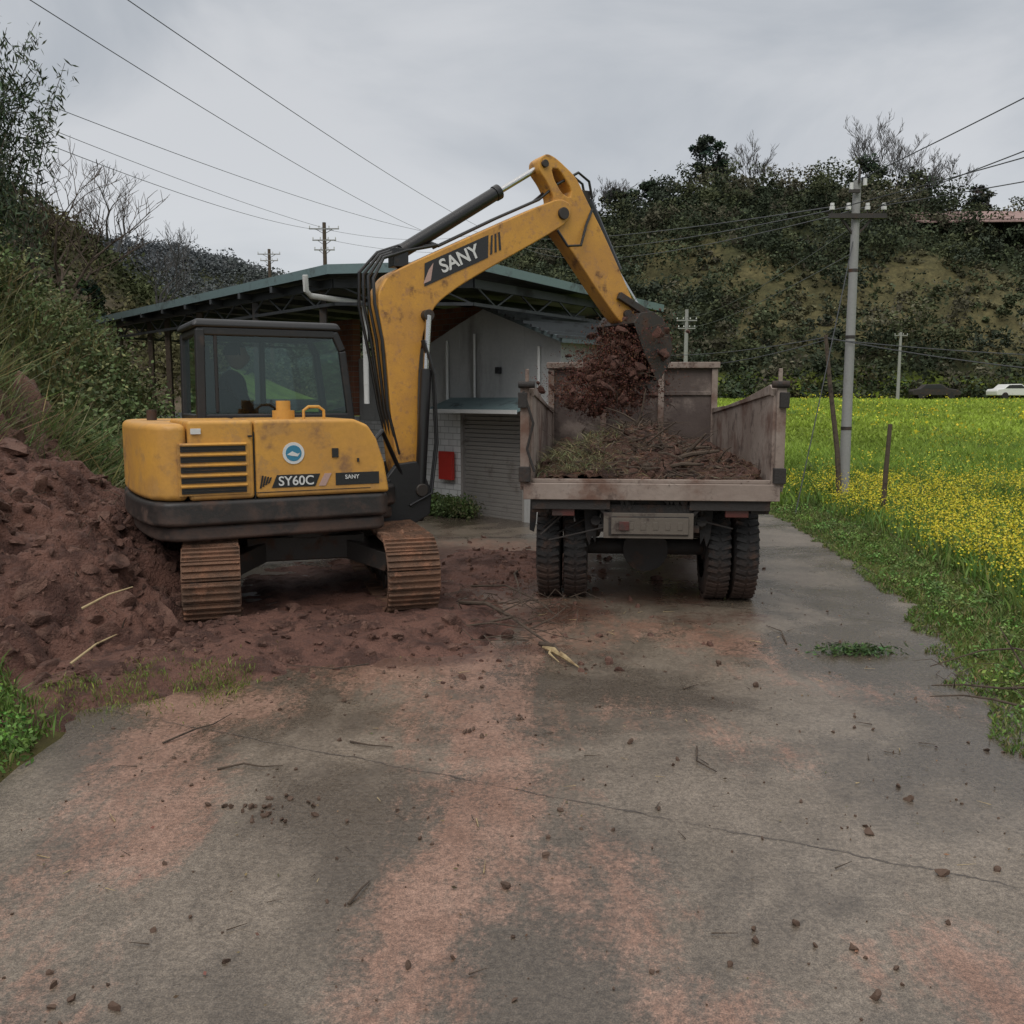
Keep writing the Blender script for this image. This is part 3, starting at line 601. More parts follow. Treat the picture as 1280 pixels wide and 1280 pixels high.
for sg,yy in((1,.22),(-1,.78)):
    hv=[(-.12,yy,1.66),(-.07,yy,1.675)];he=[(0,1)];hr=[(.03,.022),(.03,.025)]
    for k_ in range(4):
        b0=len(hv);oy=(k_-1.5)*.018;L_=(.03,.034,.031,.024)[k_];hv+=[(-.045,yy+oy,1.685-.002*k_),(-.03+L_*.4,yy+oy,1.66),(-.045,yy+oy,1.64)];he+=[(1,b0),(b0,b0+1),(b0+1,b0+2)];hr+=[.010,.009,.008]
    b0=len(hv);hv+=[(-.07,yy+sg*.03,1.67),(-.04,yy+sg*.035,1.65)];he+=[(0,b0),(b0,b0+1)];hr+=[.011,.009]
    skinfig('hand',hv,he,hr,'skin',op,1)
# falling soil with roots and twigs
def ux(s_,y,z):
    p=UM@Vector((s_+O,y,z));return (p.x+EX[0],p.y+EX[1],p.z)
fsx=empty('falling_soil',(0,0,0))
def fallpts(n,sp1):
    t=rng.uniform(0,1,n)**.8;s_=2.50-.42*t+rng.normal(0,.11+.18*t,n)*sp1;z_=2.44-.84*t+rng.normal(0,.08,n);yv=rng.normal(0,.20,n)
    k=z_-1.42>np.abs(s_-2.18)*.42;return np.array([ux(a,b_,c_) for a,b_,c_ in zip(s_[k],yv[k],z_[k])])
P=fallpts(1300,1.0);rocks('soil_lumps',P,np.clip(rng.lognormal(-4.1,.6,len(P)),.006,.06),M['dropsoil'],fsx)
P=fallpts(34000,1.15);quads('soil_grains',leafV(P,rng.uniform(.003,.010,len(P)),.7,-1.2),colv(len(P),(.12,.056,.042),.35),M['farleaf'],fsx)
mb=MB()
for p in fallpts(150,1.05):
    p=Vector(p);d=Vector((random.gauss(0,1),random.gauss(0,1),random.gauss(0,1)-.3)).normalized();L=random.uniform(.08,.30);q=p+d*L*.5+Vector((random.gauss(0,.02),0,random.gauss(0,.02)));mb.tube([p,q,p+d*L],[.005,.004,.002],5,'bark')
mb.obj('falling_roots',fsx,0,True)
# ---------------------------------------------------------------- dump truck
TK=(1.085,7.2,0);TR=-5.0
tk=empty('dump_truck',TK,TR)
b_=MB();BW=.965
b_.box((0,1.8,.97),(2*BW,3.6,.09),'bed');b_.box((0,-.02,.965),(2*BW+.06,.07,.13),'bed')
b_.box((0,.02,1.045),(1.86,.05,.03),'bed')
YZ=lambda u,v,w:(w,u,v)
for sg in(-1,1):
    x0=sg*BW;x1=sg*(BW-.035)
    b_.prism([(.0,1.02),(.0,1.74),(.1,1.77),(1.2,1.67),(2.4,1.59),(3.58,1.55),(3.58,1.02)],YZ,x0,x1,'bed')
    b_.prism([(.0,1.71),(.0,1.77),(.1,1.80),(1.2,1.70),(2.4,1.62),(3.58,1.58),(3.58,1.52),(.1,1.72)],YZ,sg*(BW+.03),sg*(BW-.05),'bed')
    for yy in np.linspace(.05,3.5,7): b_.box((sg*(BW+.03),yy,1.28),(.06,.09,.62),'bed')
    b_.box((sg*(BW+.02),.0,1.40),(.07,.10,.80),'bed');b_.box((sg*(BW+.035),-.05,1.68),(.07,.08,.12),'chassis');b_.box((sg*(BW+.02),-.05,1.10),(.09,.07,.12),'chassis')
    b_.cyl((sg*(BW-.06),-.06,1.80),(sg*(BW+.07),-.06,1.80),.028,'chassis',12)
    b_.box((sg*BW,-.06,1.86),(.03,.03,.12),'bed')
b_.tube([(-BW-.03,-.07,1.75),(-BW+.05,-.08,1.5),(-BW-.0,-.07,1.3),(-BW+.06,-.08,1.12)],.012,6,'chassis')
b_.obj('cargo_bed',tk,.008,True)
hb=MB();hb.box((0,3.62,1.52),(2*BW,.05,1.10),'bed_dark');hb.box((0,3.58,2.07),(2*BW+.06,.1,.07),'bed')
for xx in(-.94,-.33,.33,.94): hb.box((xx,3.575,1.5),(.07,.04,1.06),'bed')
hb.box((0,3.585,1.75),(1.86,.03,.05),'bed_dark');hb.obj('bed_headboard',tk,.008,True)
ch=MB()
for sg in(-1,1):
    ch.box((sg*.34,2.9,.78),(.08,5.6,.2),'chassis');ch.box((sg*.43,2.4,.90),(.1,4.4,.06),'chassis')
    ch.tube([(sg*.42,.1,.72),(sg*.42,.4,.58),(sg*.42,.72,.53),(sg*.42,1.1,.58),(sg*.42,1.5,.72)],.045,8,'chassis')
    ch.box((sg*.62,.0,.86),(.62,.05,.08),'chassis')
    ch.box((sg*.68,.02,.80),(.18,.04,.07),'redlamp')
    ch.box((sg*.86,.12,.84),(.14,.2,.10),'chassis')
    ch.prism([(sg*.40,.82),(sg*.52,.82),(sg*.50,.58),(sg*.47,.50),(sg*.45,.58),(sg*.42,.52)],lambda u,v,w:(u,w,v),.16,.17,'rubber')
    ch.prism([(sg*.93,.92),(sg*1.0,.92),(sg*1.01,.52),(sg*.97,.50),(sg*.95,.6)],lambda u,v,w:(u,w,v),.9,.915,'rubber')
for yy in(.1,.9,1.8,2.7,3.4): ch.box((0,yy,.89),(1.86,.08,.07),'chassis')
for yy in(.05,1.6,3.4): ch.box((0,yy,.78),(.7,.07,.16),'chassis')
AY=.62
ch.cyl((-.8,AY,.43),(.8,AY,.43),.07,'chassis',16);ch.cyl((0,AY-.17,.43),(0,AY+.17,.43),.19,'chassis',20);ch.cyl((0,AY+.15,.45),(0,3.5,.65),.045,'chassis',12)
ch.box((0,.1,.66),(.8,.06,.06),'chassis');ch.cyl((-.6,1.7,.55),(-.6,2.4,.55),.16,'chassis',20);ch.box((.62,2.1,.58),(.35,.7,.34),'chassis')
ch.beam((-.45,-.0,.9),(-.2,.05,.62),.05,.03,'chassis');ch.beam((.45,-.0,.9),(.2,.05,.62),.05,.03,'chassis')
for k_ in range(9): ch.beam((random.uniform(-.9,.9),random.uniform(.0,.3),.88),(random.uniform(-.9,.9),random.uniform(.0,.3),random.uniform(.5,.75)),.014,.014,'chassis')
for k_ in range(18):
    x=random.uniform(-.9,.9);ch.prism([(x,.91),(x+random.uniform(.03,.1),.91),(x+random.uniform(.0,.06),.91-random.uniform(.04,.16))],lambda u,v,w:(u,w,v),.01,.02,'chassis')
ch.obj('chassis',tk,.006,True)
pl=MB();pl.box((-.01,-.045,.70),(.70,.03,.20),'plate');pl.box((-.01,-.065,.70),(.62,.012,.15),'chassis');pl.box((0.0,-.072,.70),(.60,.01,.13),'plate')
for k_ in range(6): pl.box((-.24+.095*k_,-.078,.70),(.04,.006,.06),'plate')
pl.box((-.2,-.08,.70),(.08,.02,.07),'redlamp');pl.obj('rear_plate_board',tk,.004,True)
def wheel(mb,x,y,r,w):
    nR=40;prof_=[(-w/2,r*.62),(-w/2,r*.86),(-w/2+.02,r*.96),(-w/2+.045,r),(w/2-.045,r),(w/2-.02,r*.96),(w/2,r*.86),(w/2,r*.62)]
    P=[]
    for u,rr in prof_: P.append([(x+u,y+rr*math.cos(2*math.pi*k/nR),r+.008+rr*math.sin(2*math.pi*k/nR)) for k in range(nR+1)])
    mb.grid(P,'rubber')
    for k in range(nR):
        a=2*math.pi*(k+random.uniform(-.1,.1))/nR
        for off,tw in((-.25,.3),(.25,-.3)):
            c=Vector((x+off*w,y+(r-.004)*math.cos(a),r+.008+(r-.004)*math.sin(a)))
            mb.box(c,(w*.42,.030,.030),'rubber',Matrix.Rotation(a,3,'X')@Matrix.Rotation(rad(90),3,'X')@Matrix.Rotation(tw,3,'Z'))
    mb.cyl((x-w*.3,y,r+.008),(x+w*.3,y,r+.008),r*.63,'chassis',28);mb.cyl((x-w*.48,y,r+.008),(x+w*.48,y,r+.008),r*.25,'chassis',20)
wl=MB()
for x in(-.81,-.585,.585,.81): wheel(wl,x,AY,.42,.20)
for x in(-.8,.8): wheel(wl,x,4.5,.42,.22)
wl.obj('wheels',tk,0,True)
cbn=MB();cbn.prism([(3.75,.75),(3.75,1.88),(3.9,1.96),(4.9,1.94),(5.15,1.45),(5.3,1.3),(5.3,.6),(4.95,.6),(4.8,.9),(4.2,.9),(4.05,.7)],YZ,-.9,.9,'cabblue');cbn.obj('truck_cab',tk,.05,True,seg=3)
cg=MB()
for sg in(-1,1): cg.prism([(4.0,1.42),(4.0,1.82),(4.8,1.80),(4.98,1.42)],YZ,sg*.9,sg*.91,'decal_black')
cg.add([(-.8,5.17,1.48),(.8,5.17,1.48),(.8,4.97,1.88),(-.8,4.97,1.88)],[(0,1,2,3)],'decal_black')
for sg in(-1,1): cg.box((sg*.7,5.31,.95),(.25,.03,.14),'white')
cg.obj('cab_windows_lamps',tk)
# load
ld=empty('truck_load',TK,TR)
def LHf(x,y):
    l=.31*np.exp(-(((x+.10)/.48)**2+((y-1.3)/.8)**2))+.17*(fbm(x*4,y*4,3)-.4)+.08*(fbm(x*12,y*12,5)-.5)+.08*ss(y,.1,.6)+.10*ss(y,2,3)
    return l*np.clip((1-np.abs(x)/.94)*6+.25,0,1)
gx_=np.linspace(-.92,.92,90);gy_=np.linspace(.10,3.5,120);GX,GY=np.meshgrid(gx_,gy_);LH=np.maximum(0,LHf(GX,GY))
mb=MB();mb.grid([[(GX[i,j],GY[i,j],1.02+LH[i,j]) for j in range(90)] for i in range(120)],'heap');mb.obj('soil_heap',ld,0,True)
def lz(x,y): return 1.02+max(0,float(LHf(np.array([x]),np.array([y]))[0]))
rt=MB()
for k_ in range(380):
    a=random.uniform(0,6.28);cx=random.gauss(-.05,.30);cy=random.uniform(.15,1.7)
    cx=max(-.8,min(.8,cx));z0=lz(cx,cy)+random.uniform(-.02,.05)
    L=random.uniform(.10,.38);p=Vector((cx,cy,z0));d=Vector((math.cos(a),math.sin(a)*.7,random.uniform(-.2,.45)));pts=[]
    for q in range(5): pts.append(p.copy());p=p+d*L/4;d+=Vector((random.gauss(0,.28),random.gauss(0,.28),random.gauss(0,.25)-.05))
    r0=random.choice([.003,.004,.006,.008,.012])
    if all(abs(q.x)<.9 for q in pts): rt.tube(pts,[r0,r0*.9,r0*.7,r0*.5,r0*.25],5,'bark')
for (x0,y0,z0,x1,y1,z1,r0) in ((.1,.6,1.14,.60,.5,1.26,.024),(.25,.7,1.12,.5,.6,1.40,.018),(.0,.9,1.28,.3,.7,1.2,.022),(-.1,1.2,1.30,.02,1.15,1.78,.013),(.3,.5,1.06,.7,.45,1.13,.02),(-.5,.3,1.1,-.1,.2,1.06,.012),(.05,.4,1.10,.45,.3,1.16,.02),(-.05,.8,1.25,.25,.6,1.5,.010),(.2,.8,1.2,.55,.7,1.28,.018),(-.3,.9,1.2,-.15,.8,1.5,.007),(-.4,.7,1.15,-.62,.6,1.3,.008)):
    m1=((x0+x1)/2+.03,(y0+y1)/2,(z0+z1)/2+.03);rt.tube([(x0,y0,z0),m1,(x1,y1,z1)],[r0,r0*.85,r0*.5],7,'bark')
rt.obj('roots_and_branches',ld,0,True)
n=1500;cx=np.clip(rng.normal(-.58,.18,n),-.9,.1);cy=rng.uniform(.08,1.3,n);B=np.stack([cx,cy,1.02+np.maximum(0,LHf(cx,cy))+rng.uniform(0,.04,n)],1)
quads('grass_in_load',bladeV(B,rng.uniform(.03,.11,n),rng.uniform(.002,.005,n),3.0),colv(n,(.19,.18,.095),.55),M['grass'],ld)
n=3000;cx=rng.uniform(-.88,.88,n);cy=rng.uniform(.0,1.6,n);B=np.stack([cx,cy,1.03+np.maximum(0,LHf(cx,cy))+rng.uniform(.0,.04,n)],1)
quads('straw_in_load',leafV(B,rng.uniform(.012,.06,n),.06,.6),colv(n,(.17,.11,.075),.6),M['grass'],ld)
n=900;cx=rng.uniform(-.88,.88,n);cy=rng.uniform(.03,2.5,n);rocks('load_clods',np.stack([cx,cy,1.03+np.maximum(0,LHf(cx,cy))],1),np.clip(rng.lognormal(-3.9,.5,n),.008,.055),M['heap'],ld)
# ---------------------------------------------------------------- building
A=Vector((.85,16.2,0));Bp=Vector((-3.4,20.5,0));ang=math.degrees(math.atan2(Bp.y-A.y,Bp.x-A.x))
bl=empty('concrete_workshop',(A.x,A.y,0),ang-180)
WL=(Bp-A).length
ew=MB();G=-.75
iv=(Matrix.Rotation(rad(ang-180),3,'Z').inverted()@Vector((.7,.7,0)));sy=1 if iv.y>0 else -1
t1,ta=-.148*WL,-.44*WL
def wall(mb,pts,mat,y0=0,y1=.2): mb.prism(pts,XZ,y0*sy,y1*sy,mat)
apx=-.324*WL;le=-.66*WL;DP=1.9
wall(ew,[(0,G),(0,2.7),(t1,2.98),(t1,G)],'concrete')
wall(ew,[(t1,1.43),(t1,2.98),(apx,3.36),(ta,3.12),(ta,1.43)],'concrete')
wall(ew,[(ta,1.45),(ta,3.12),(le,2.62),(le,1.45)],'concrete')
wall(ew,[(ta,G),(ta,1.448),(le,1.448),(le,G)],'tile',.0,.2)
wall(ew,[(le,G),(le,1.2),(-WL,1.2),(-WL,G)],'tile',.02,.2)
wall(ew,[(le,1.202),(le,2.62),(-WL,2.55),(-WL,1.202)],'concrete',.02,.2)
wall(ew,[(le-.9,2.4),(apx-.25,2.9),(apx-.25,3.5),(le-.9,3.5)],'brick',.5,.7)
wall(ew,[(-WL-.02,1.3),(-WL-.02,3.4),(-WL-.9,3.4),(-WL-.9,1.3)],'brick',-.1,.1)
wall(ew,[(-WL-.02,G),(-WL-.02,1.29),(-WL-.9,1.29),(-WL-.9,G)],'tile',-.1,.1)
ew.prism([(.2*sy,G),(.2*sy,2.7),(DP*sy,2.7),(DP*sy,G)],lambda u,v,w:(w,u,v),-.2,0,'concrete')
ew.prism([(.2*sy,G),(.2*sy,2.4),(DP*sy,2.4),(DP*sy,G)],lambda u,v,w:(w,u,v),-WL,-WL+.2,'concrete')
ew.box((-WL/2,DP*sy,.8),(WL-.5,.18,3.1),'concrete')
ew.obj('walls',bl,.01)
rf=MB()
rf.prism([(.35,2.62),(apx,3.42),(apx,3.48),(.35,2.70)],XZ,-.35*sy,(DP+.2)*sy,'canopy')
rf.prism([(apx-.01,3.42),(le-.2,2.60),(le-.2,2.67),(apx-.01,3.48)],XZ,.25*sy,(DP+.2)*sy,'canopy')
for k_ in range(12):
    q=k_/11;xx=.33*(1-q)+apx*q;zz=2.70*(1-q)+3.48*q;rf.box((xx,(DP/2-.1)*sy,zz+.02),(.05,DP+.7,.05),'under')
rf.obj('tin_roof',bl)
sh=MB();nsl=26
for k_ in range(nsl):
    z0=G+.05+(1.43-G-.05)*k_/nsl;sh.box(((t1+ta)/2,.09*sy,z0+.04),(t1-ta-.02,.03,.07),'shutter',Matrix.Rotation(rad(12*sy),3,'X'))
sh.box((t1-.03,.05*sy,.3),(.06,.08,2.2),'shutter');sh.box((ta+.03,.05*sy,.3),(.06,.08,2.2),'shutter');sh.obj('roller_shutter_door',bl)
aw=MB();aw.prism([(0,1.62),(-.65*sy,1.44),(-.65*sy,1.48),(0,1.70)],lambda u,v,w:(w,u,v),t1+.45,ta-.25,'canopy_edge')
aw.box(((t1+ta)/2+.1,-.66*sy,1.45),(abs(ta-t1)+.72,.03,.07),'white');aw.obj('door_awning',bl)
ms=MB();ms.box((-.49*WL,-.1*sy,.36),(.40,.08,.56),'redsign');ms.cyl((-.36*WL,-.05*sy,1.7),(-.36*WL,-.05*sy,2.9),.025,'white',8);ms.cyl((-.49*WL,-.06*sy,1.5),(-.49*WL,-.06*sy,2.8),.03,'white',8)
ms.box((-.25*WL,-.06*sy,2.2),(.1,.08,.12),'decal_black');ms.cyl((-.08*WL,-.05*sy,-.7),(-.08*WL,-.05*sy,2.6),.03,'white',8)
ms.obj('wall_fittings',bl,.004)
# canopy
cn=empty('metal_canopy')
pts=[(-2.85,14.5),(-.5,14.5),(3.25,20.1),(-.6,27.2),(-5.6,30.2),(-10.35,23.3)]
zt_=[3.72,3.78,3.66,3.7,3.7,3.66]
mb=MB();n=6
def ring(zoff,sc):
    c=Vector((-2.5,22));return [(c.x+(p[0]-c.x)*sc,c.y+(p[1]-c.y)*sc,z+zoff) for p,z in zip(pts,zt_)]
top=ring(.0,1.0);bot=ring(-.13,1.0);cen_t=(-2.5,22,3.9)
mb.add(top+[cen_t],[(i,(i+1)%n,n) for i in range(n)],'canopy')
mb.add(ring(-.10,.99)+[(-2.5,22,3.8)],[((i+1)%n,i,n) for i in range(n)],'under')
mb.add(ring(.012,1.003)+bot,[(i,i+n,(i+1)%n+n,(i+1)%n) for i in range(n)],'canopy_edge')
mb.obj('roof_sheet',cn)
mb=MB()
for i in range(n):
    p=Vector(bot[i]);q=Vector(bot[(i+1)%n]);c=Vector((-2.5,22,3.5))
    p2=p.lerp(c,.06);q2=q.lerp(c,.06);p2.z=q2.z=3.5;mb.beam(p2,q2,.08,.14,'under')
    pl2=p2-Vector((0,0,.32));ql2=q2-Vector((0,0,.32));mb.beam(pl2,ql2,.04,.05,'under')
    L=(q2-p2).length;ns=max(2,int(L/.6))
    for k_ in range(ns):
        a=p2.lerp(q2,k_/ns);b2=p2.lerp(q2,(k_+1)/ns);zz=Vector((0,0,-.32));mb.beam(a+(zz if k_%2 else Vector()),b2+(Vector() if k_%2 else zz),.025,.025,'under')
for k_ in range(9):
    t=(k_+.5)/9;a=Vector(pts[0]).lerp(Vector(pts[5]),t)
    b2=a+Vector((3.75,5.6))*1.15;mb.beam((a.x,a.y,3.52),(b2.x,b2.y,3.52),.06,.10,'under')
for (x,y) in ((-9.7,23.1),(-8.4,21.7),(-7.7,20.9),(-6.4,19.2),(-4.7,17.2),(-3.1,15.4),(2.8,20.2),(-6,29),(-1,26.5)):
    mb.beam((x,y,-.9),(x,y,3.5),.11,.11,'wood' if x<-6 else 'steel')
mb.obj('frame_and_posts',cn)
mb=MB();mb.tube([(-3.2,14.55,3.58),(-3.2,14.6,3.35),(-3.15,14.7,3.28),(-2.45,15.2,3.22),(-2.4,15.25,3.15),(-2.4,15.3,1.6)],.045,12,'white');mb.obj('white_downpipe',cn,0,True)
ls=empty('lean_to_shed');mb=MB();mb.box((-7.6,19.9,.35),(2.6,.15,1.9),'concrete',Matrix.Rotation(rad(-48),3,'Z'));mb.box((-6.2,21.8,1.42),(4.2,3.0,.06),'canopy',Matrix.Rotation(rad(-48),3,'Z')@Matrix.Rotation(rad(8),3,'X'))
mb.box((-5,20.5,.3),(1.3,.1,1.5),'wood',Matrix.Rotation(rad(-48),3,'Z'));mb.obj('shed_walls',ls)
hy_=None
for yq in np.arange(100,160,1.):
    if Hs(72,yq)>25.5: hy_=yq;break
hb_=empty('hillside_farmhouse',(76,hy_ or 140,(Hs(74,hy_ or 140) if hy_ else 26)+.2),-3);mb=MB()
mb.box((0,0,.4),(30,7,2.8),'bed_dark');mb.prism([(-5,1.6),(0,3.6),(5,1.6)],lambda u,v,w:(w,u,v),-17,17,'roofred');mb.prism([(-8.6,.5),(-4.6,1.4),(-4.6,1.6),(-8.6,.7)],lambda u,v,w:(w,u,v),-17,2,'roofred')
for xx in range(-12,14,4): mb.box((xx,-3.52,.8),(1.2,.05,1.2),'decal_black')
mb.obj('house_body',hb_)
def car(name,x,y,mat,rz):
    e=empty(name,(x,y,Hs(x,y)+.15),rz);mb=MB()
    mb.prism([(-2.2,.35),(-2.25,.75),(-2.1,.95),(-1.5,1.0),(-1.0,1.42),(.35,1.45),(1.05,1.02),(2.0,.88),(2.22,.65),(2.22,.32)],XZ,-.85,.85,mat);mb.obj('body',e,.08,True,seg=3)
    mb=MB()
    for sg in(-1,1): mb.prism([(-1.35,1.02),(-.95,1.34),(.3,1.37),(.85,1.02)],XZ,sg*.85,sg*.86,'decal_black')
    for xx in(-1.35,1.35):
        for sg in(-1,1): mb.cyl((xx,sg*.7,.32),(xx,sg*.88,.32),.33,'rubber',20)
    mb.obj('windows_and_wheels',e)
car('parked_car',48.6,90,'white',8);car('parked_car',41.5,91,'chassis',-10)
# ---------------------------------------------------------------- poles & wires
def pole(name,x,y,top,r,arms,mat='concpole',w=.9):
    g=Hs(x,y)-.2;e=empty(name,(x,y,0));mb=MB();mb.tube([(0,0,g),(0,0,top)],[r,r*.68],16,mat);mb.obj('shaft',e,0,True)
    mb=MB()
    for (za,wa) in arms:
        mb.box((0,-.08,za),(wa,.07,.07),'steel' if r<.1 else 'concpole')
        for xx in(-wa/2+.04,-wa/6,wa/6,wa/2-.04):
            mb.cyl((xx,-.08,za+.03),(xx,-.08,za+.10),.012,'steel',8);mb.cyl((xx,-.08,za+.09),(xx,-.08,za+.14),.04,'white',12);mb.cyl((xx,-.08,za+.15),(xx,-.08,za+.19),.03,'white',12)
        mb.beam((-wa*.3,-.05,za),(0,0,za-.3),.03,.03,'steel');mb.beam((wa*.3,-.05,za),(0,0,za-.3),.03,.03,'steel')
    if arms: mb.obj('crossarms',e)
    return e
QX,QY=5.22,14.4
pole('utility_pole',QX,QY,4.95,.085,[(4.42,.86)])
mb=MB();mb.beam((0,-.08,4.9),(0,-.08,5.12),.03,.03,'steel');mb.box((-.07,-.1,4.78),(.16,.05,.05),'steel');mb.cyl((-.12,-.1,4.8),(-.12,-.1,4.9),.03,'white');mb.cyl((.08,-.1,4.86),(.08,-.1,4.96),.03,'white')
for zz in(1.2,2.6,3.6): mb.cyl((0,0,zz),(0,0,zz+.05),.09-.006*zz,'steel',16)
mb.obj('pole_top_bracket',bpy.data.objects['utility_pole'])
mb=MB();mb.tube([(5.12,14.2,-.2),(5.04,14.25,.9),(4.92,14.35,1.9),(4.84,14.4,2.66)],[.045,.042,.035,.028],8,'wood');mb.obj('wooden_pole',None,0,True)
mb=MB();mb.tube([(5.28,13.0,-.2),(5.30,13.0,.6),(5.33,13.0,1.33)],[.04,.036,.03],8,'wood');mb.obj('wooden_post',None,0,True)
pole('utility_pole',11.2,60,7.3,.16,[(6.6,1.3),(6.1,1.1)]);pole('utility_pole',35.4,85,7.6,.16,[(7.3,1.2)])
pole('utility_pole',-11.9,60,12.7,.17,[(12.3,1.9),(11.6,1.5),(11.0,1.3)],'wood');pole('utility_pole',-19.3,75,13.4,.17,[(13.0,1.8),(12.5,1.4)],'wood')
def wires(name,lst,r):
    mb=MB()
    for (a,b2,sag) in lst:
        a=Vector(a);b2=Vector(b2);P=[]
        for k_ in range(29):
            t=k_/28;p=a.lerp(b2,t);p.z-=sag*4*t*(1-t);P.append(p)
        mb.tube(P,r,5,'wire')
    mb.obj(name,None,0,True)
wires('power_lines_left',[((-13.5,14,8.6),(-5.8,60,12.2),.5),((-9.5,12,8.8),(-5.2,60,12.0),.4),((-7.9,12,8.7),(-2.0,60,12.4),.3),((-11.5,16,7.4),(-11.9,60,12.2),.5),((-15,14,9.0),(-11.3,60,12.2),.4),((-11.9,60,12.3),(-3,75,14.5),.5),((-11.9,60,11.7),(-1,70,12.6),.5)],.010)
wires('power_lines_right',[((QX,QY-.1,4.95),(8.3,3,6.2),.1),((QX+.3,QY-.1,4.56),(8.9,3,5.5),.1),((QX-.2,QY-.1,4.56),(9.3,3,4.8),.1),((QX+.3,QY-.1,4.56),(10.2,9.0,4.75),.05)],.008)
wires('power_lines_centre',[((QX-.38,QY-.05,4.56),(-2.5,60,12.2),.5),((QX-.14,QY-.05,4.56),(-1.2,60,11.8),.7),((QX+.15,QY-.05,4.56),(0,60,11.5),.9),((QX+.38,QY-.05,4.56),(11.2,60,6.8),.4),((QX,QY-.05,3.9),(11.2,60,6.2),.3)],.010)
wires('low_cables',[((4.84,14.4,2.62),(3.6,26,2.9),.12),((4.84,14.4,2.58),(3.2,24,2.55),.2),((4.84,14.4,2.62),(8.0,11.2,1.9),.08),((4.84,14.4,2.60),(8.8,13.2,2.25),.05),((QX,QY,4.2),(4.1,13.2,-.0),0.02)],.008)
# ---------------------------------------------------------------- vegetation
K=10500;hx=rng.uniform(-110,125,K);hy2=94+74*rng.uniform(0,1,K)**.85;hz=H(hx,hy2);k=hz>2.2;hx,hy2,hz=hx[k],hy2[k],hz[k]
zn=hillzone(hx,hy2);u_=rng.uniform(0,1,len(hx))
keepk=(zn<.5)|(u_<.7);hx,hy2,hz,zn,u_=hx[keepk],hy2[keepk],hz[keepk],zn[keepk],u_[keepk]
ochre=(zn>.5)&(u_>.2)
Rv=np.where(ochre,rng.uniform(.35,.9,len(hx)),rng.uniform(.7,2.2,len(hx)))
bc=np.where(ochre[:,None],np.array([[.105,.098,.050]]),np.array([[.050,.062,.032]]))*rng.uniform(.55,1.5,(len(hx),1))
gsel=(rng.uniform(0,1,len(hx))<.22);bc[gsel]=np.array([.075,.092,.040])*rng.uniform(.7,1.25,(gsel.sum(),1))
bsel=(rng.uniform(0,1,len(hx))<.12);bc[bsel]=np.array([.095,.085,.055])*rng.uniform(.7,1.25,(bsel.sum(),1))
hazy=ss(-hx,15,60)[:,None];bc=bc*(1-hazy)+np.array([[.105,.114,.122]])*hazy*rng.uniform(.8,1.2,(len(hx),1))  # distance haze painted into leaf colours, blue-grey toward the left hill
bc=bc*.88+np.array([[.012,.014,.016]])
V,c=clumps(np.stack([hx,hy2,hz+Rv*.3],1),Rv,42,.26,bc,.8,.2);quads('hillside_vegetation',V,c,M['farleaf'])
cs=[];rs=[];cc=[]
for k_ in range(400):
    x=random.uniform(2,110);y=random.uniform(97,158)
    if random.random()<float(hillzone(np.array([x]),np.array([y]))[0])*.7: continue
    s_=random.uniform(.8,1.8);z=Hs(x,y);base=np.array(random.choice([(.040,.052,.03),(.055,.066,.034),(.075,.085,.042),(.045,.056,.038),(.085,.08,.053)]))*random.uniform(.8,1.3)
    for q in range(6): cs.append((x+random.gauss(0,1.0)*s_,y+random.gauss(0,1.0)*s_,z+s_*random.uniform(1.2,3.4)));rs.append(s_*random.uniform(.6,1.2));cc.append(base*random.uniform(.8,1.2))
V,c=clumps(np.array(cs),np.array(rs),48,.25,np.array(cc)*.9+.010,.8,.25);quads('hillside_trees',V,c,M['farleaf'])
K=1200;hx=rng.uniform(-34,-11.5,K);hy2=rng.uniform(24,52,K);hz=H(hx,hy2);k=(hz>1.2);hx,hy2,hz=hx[k],hy2[k],hz[k]
Rv=rng.uniform(.3,1.1,len(hx));mn=fbm(hx*.2,hy2*.2,5);bc=np.where((mn<.5)[:,None],np.array([[.062,.072,.036]]),np.array([[.10,.095,.05]]))*rng.uniform(.6,1.4,(len(hx),1))
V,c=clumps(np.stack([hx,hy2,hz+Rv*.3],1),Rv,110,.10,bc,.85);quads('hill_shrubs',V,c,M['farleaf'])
# embankment
K=1300;hx=rng.uniform(-12,-4.5,K);hy2=rng.uniform(7.0,20,K);hz=H(hx,hy2);k=(hz>.7)&~((hx>-4.9)&(hy2<8.6));hx,hy2,hz=hx[k],hy2[k],hz[k]
Rv=rng.uniform(.16,.66,len(hx));sel=rng.uniform(0,1,len(hx));bc=np.where((sel<.65)[:,None],np.array([[.065,.095,.032]]),np.array([[.12,.125,.05]]))*rng.uniform(.5,1.5,(len(hx),1))
V,c=clumps(np.stack([hx,hy2,hz+Rv*.5],1),Rv,180,.037,bc,1.1);quads('embankment_shrubs',V,c,M['leaf'])
n=44000;bx=rng.uniform(-11,-4.35,n);by=rng.uniform(6.3,17,n);bz=H(bx,by);k=(bz>.6)&((by>8.2)|(bz>.95));bx,by,bz=bx[k],by[k],bz[k];n=len(bx)
B=np.stack([bx,by,bz+np.maximum(0,soilH(bx,by))*(by<10)],1);cc=colv(n,(.12,.135,.05),.45);dd=rng.uniform(0,1,n)<.35;cc[dd]=colv(dd.sum(),(.24,.20,.10),.3)
quads('embankment_grass',bladeV(B,rng.uniform(.2,.8,n)*(.5+.9*vn(bx*1.4,by*1.4,8)),rng.uniform(.004,.010,n),1.0),cc,M['grass'])
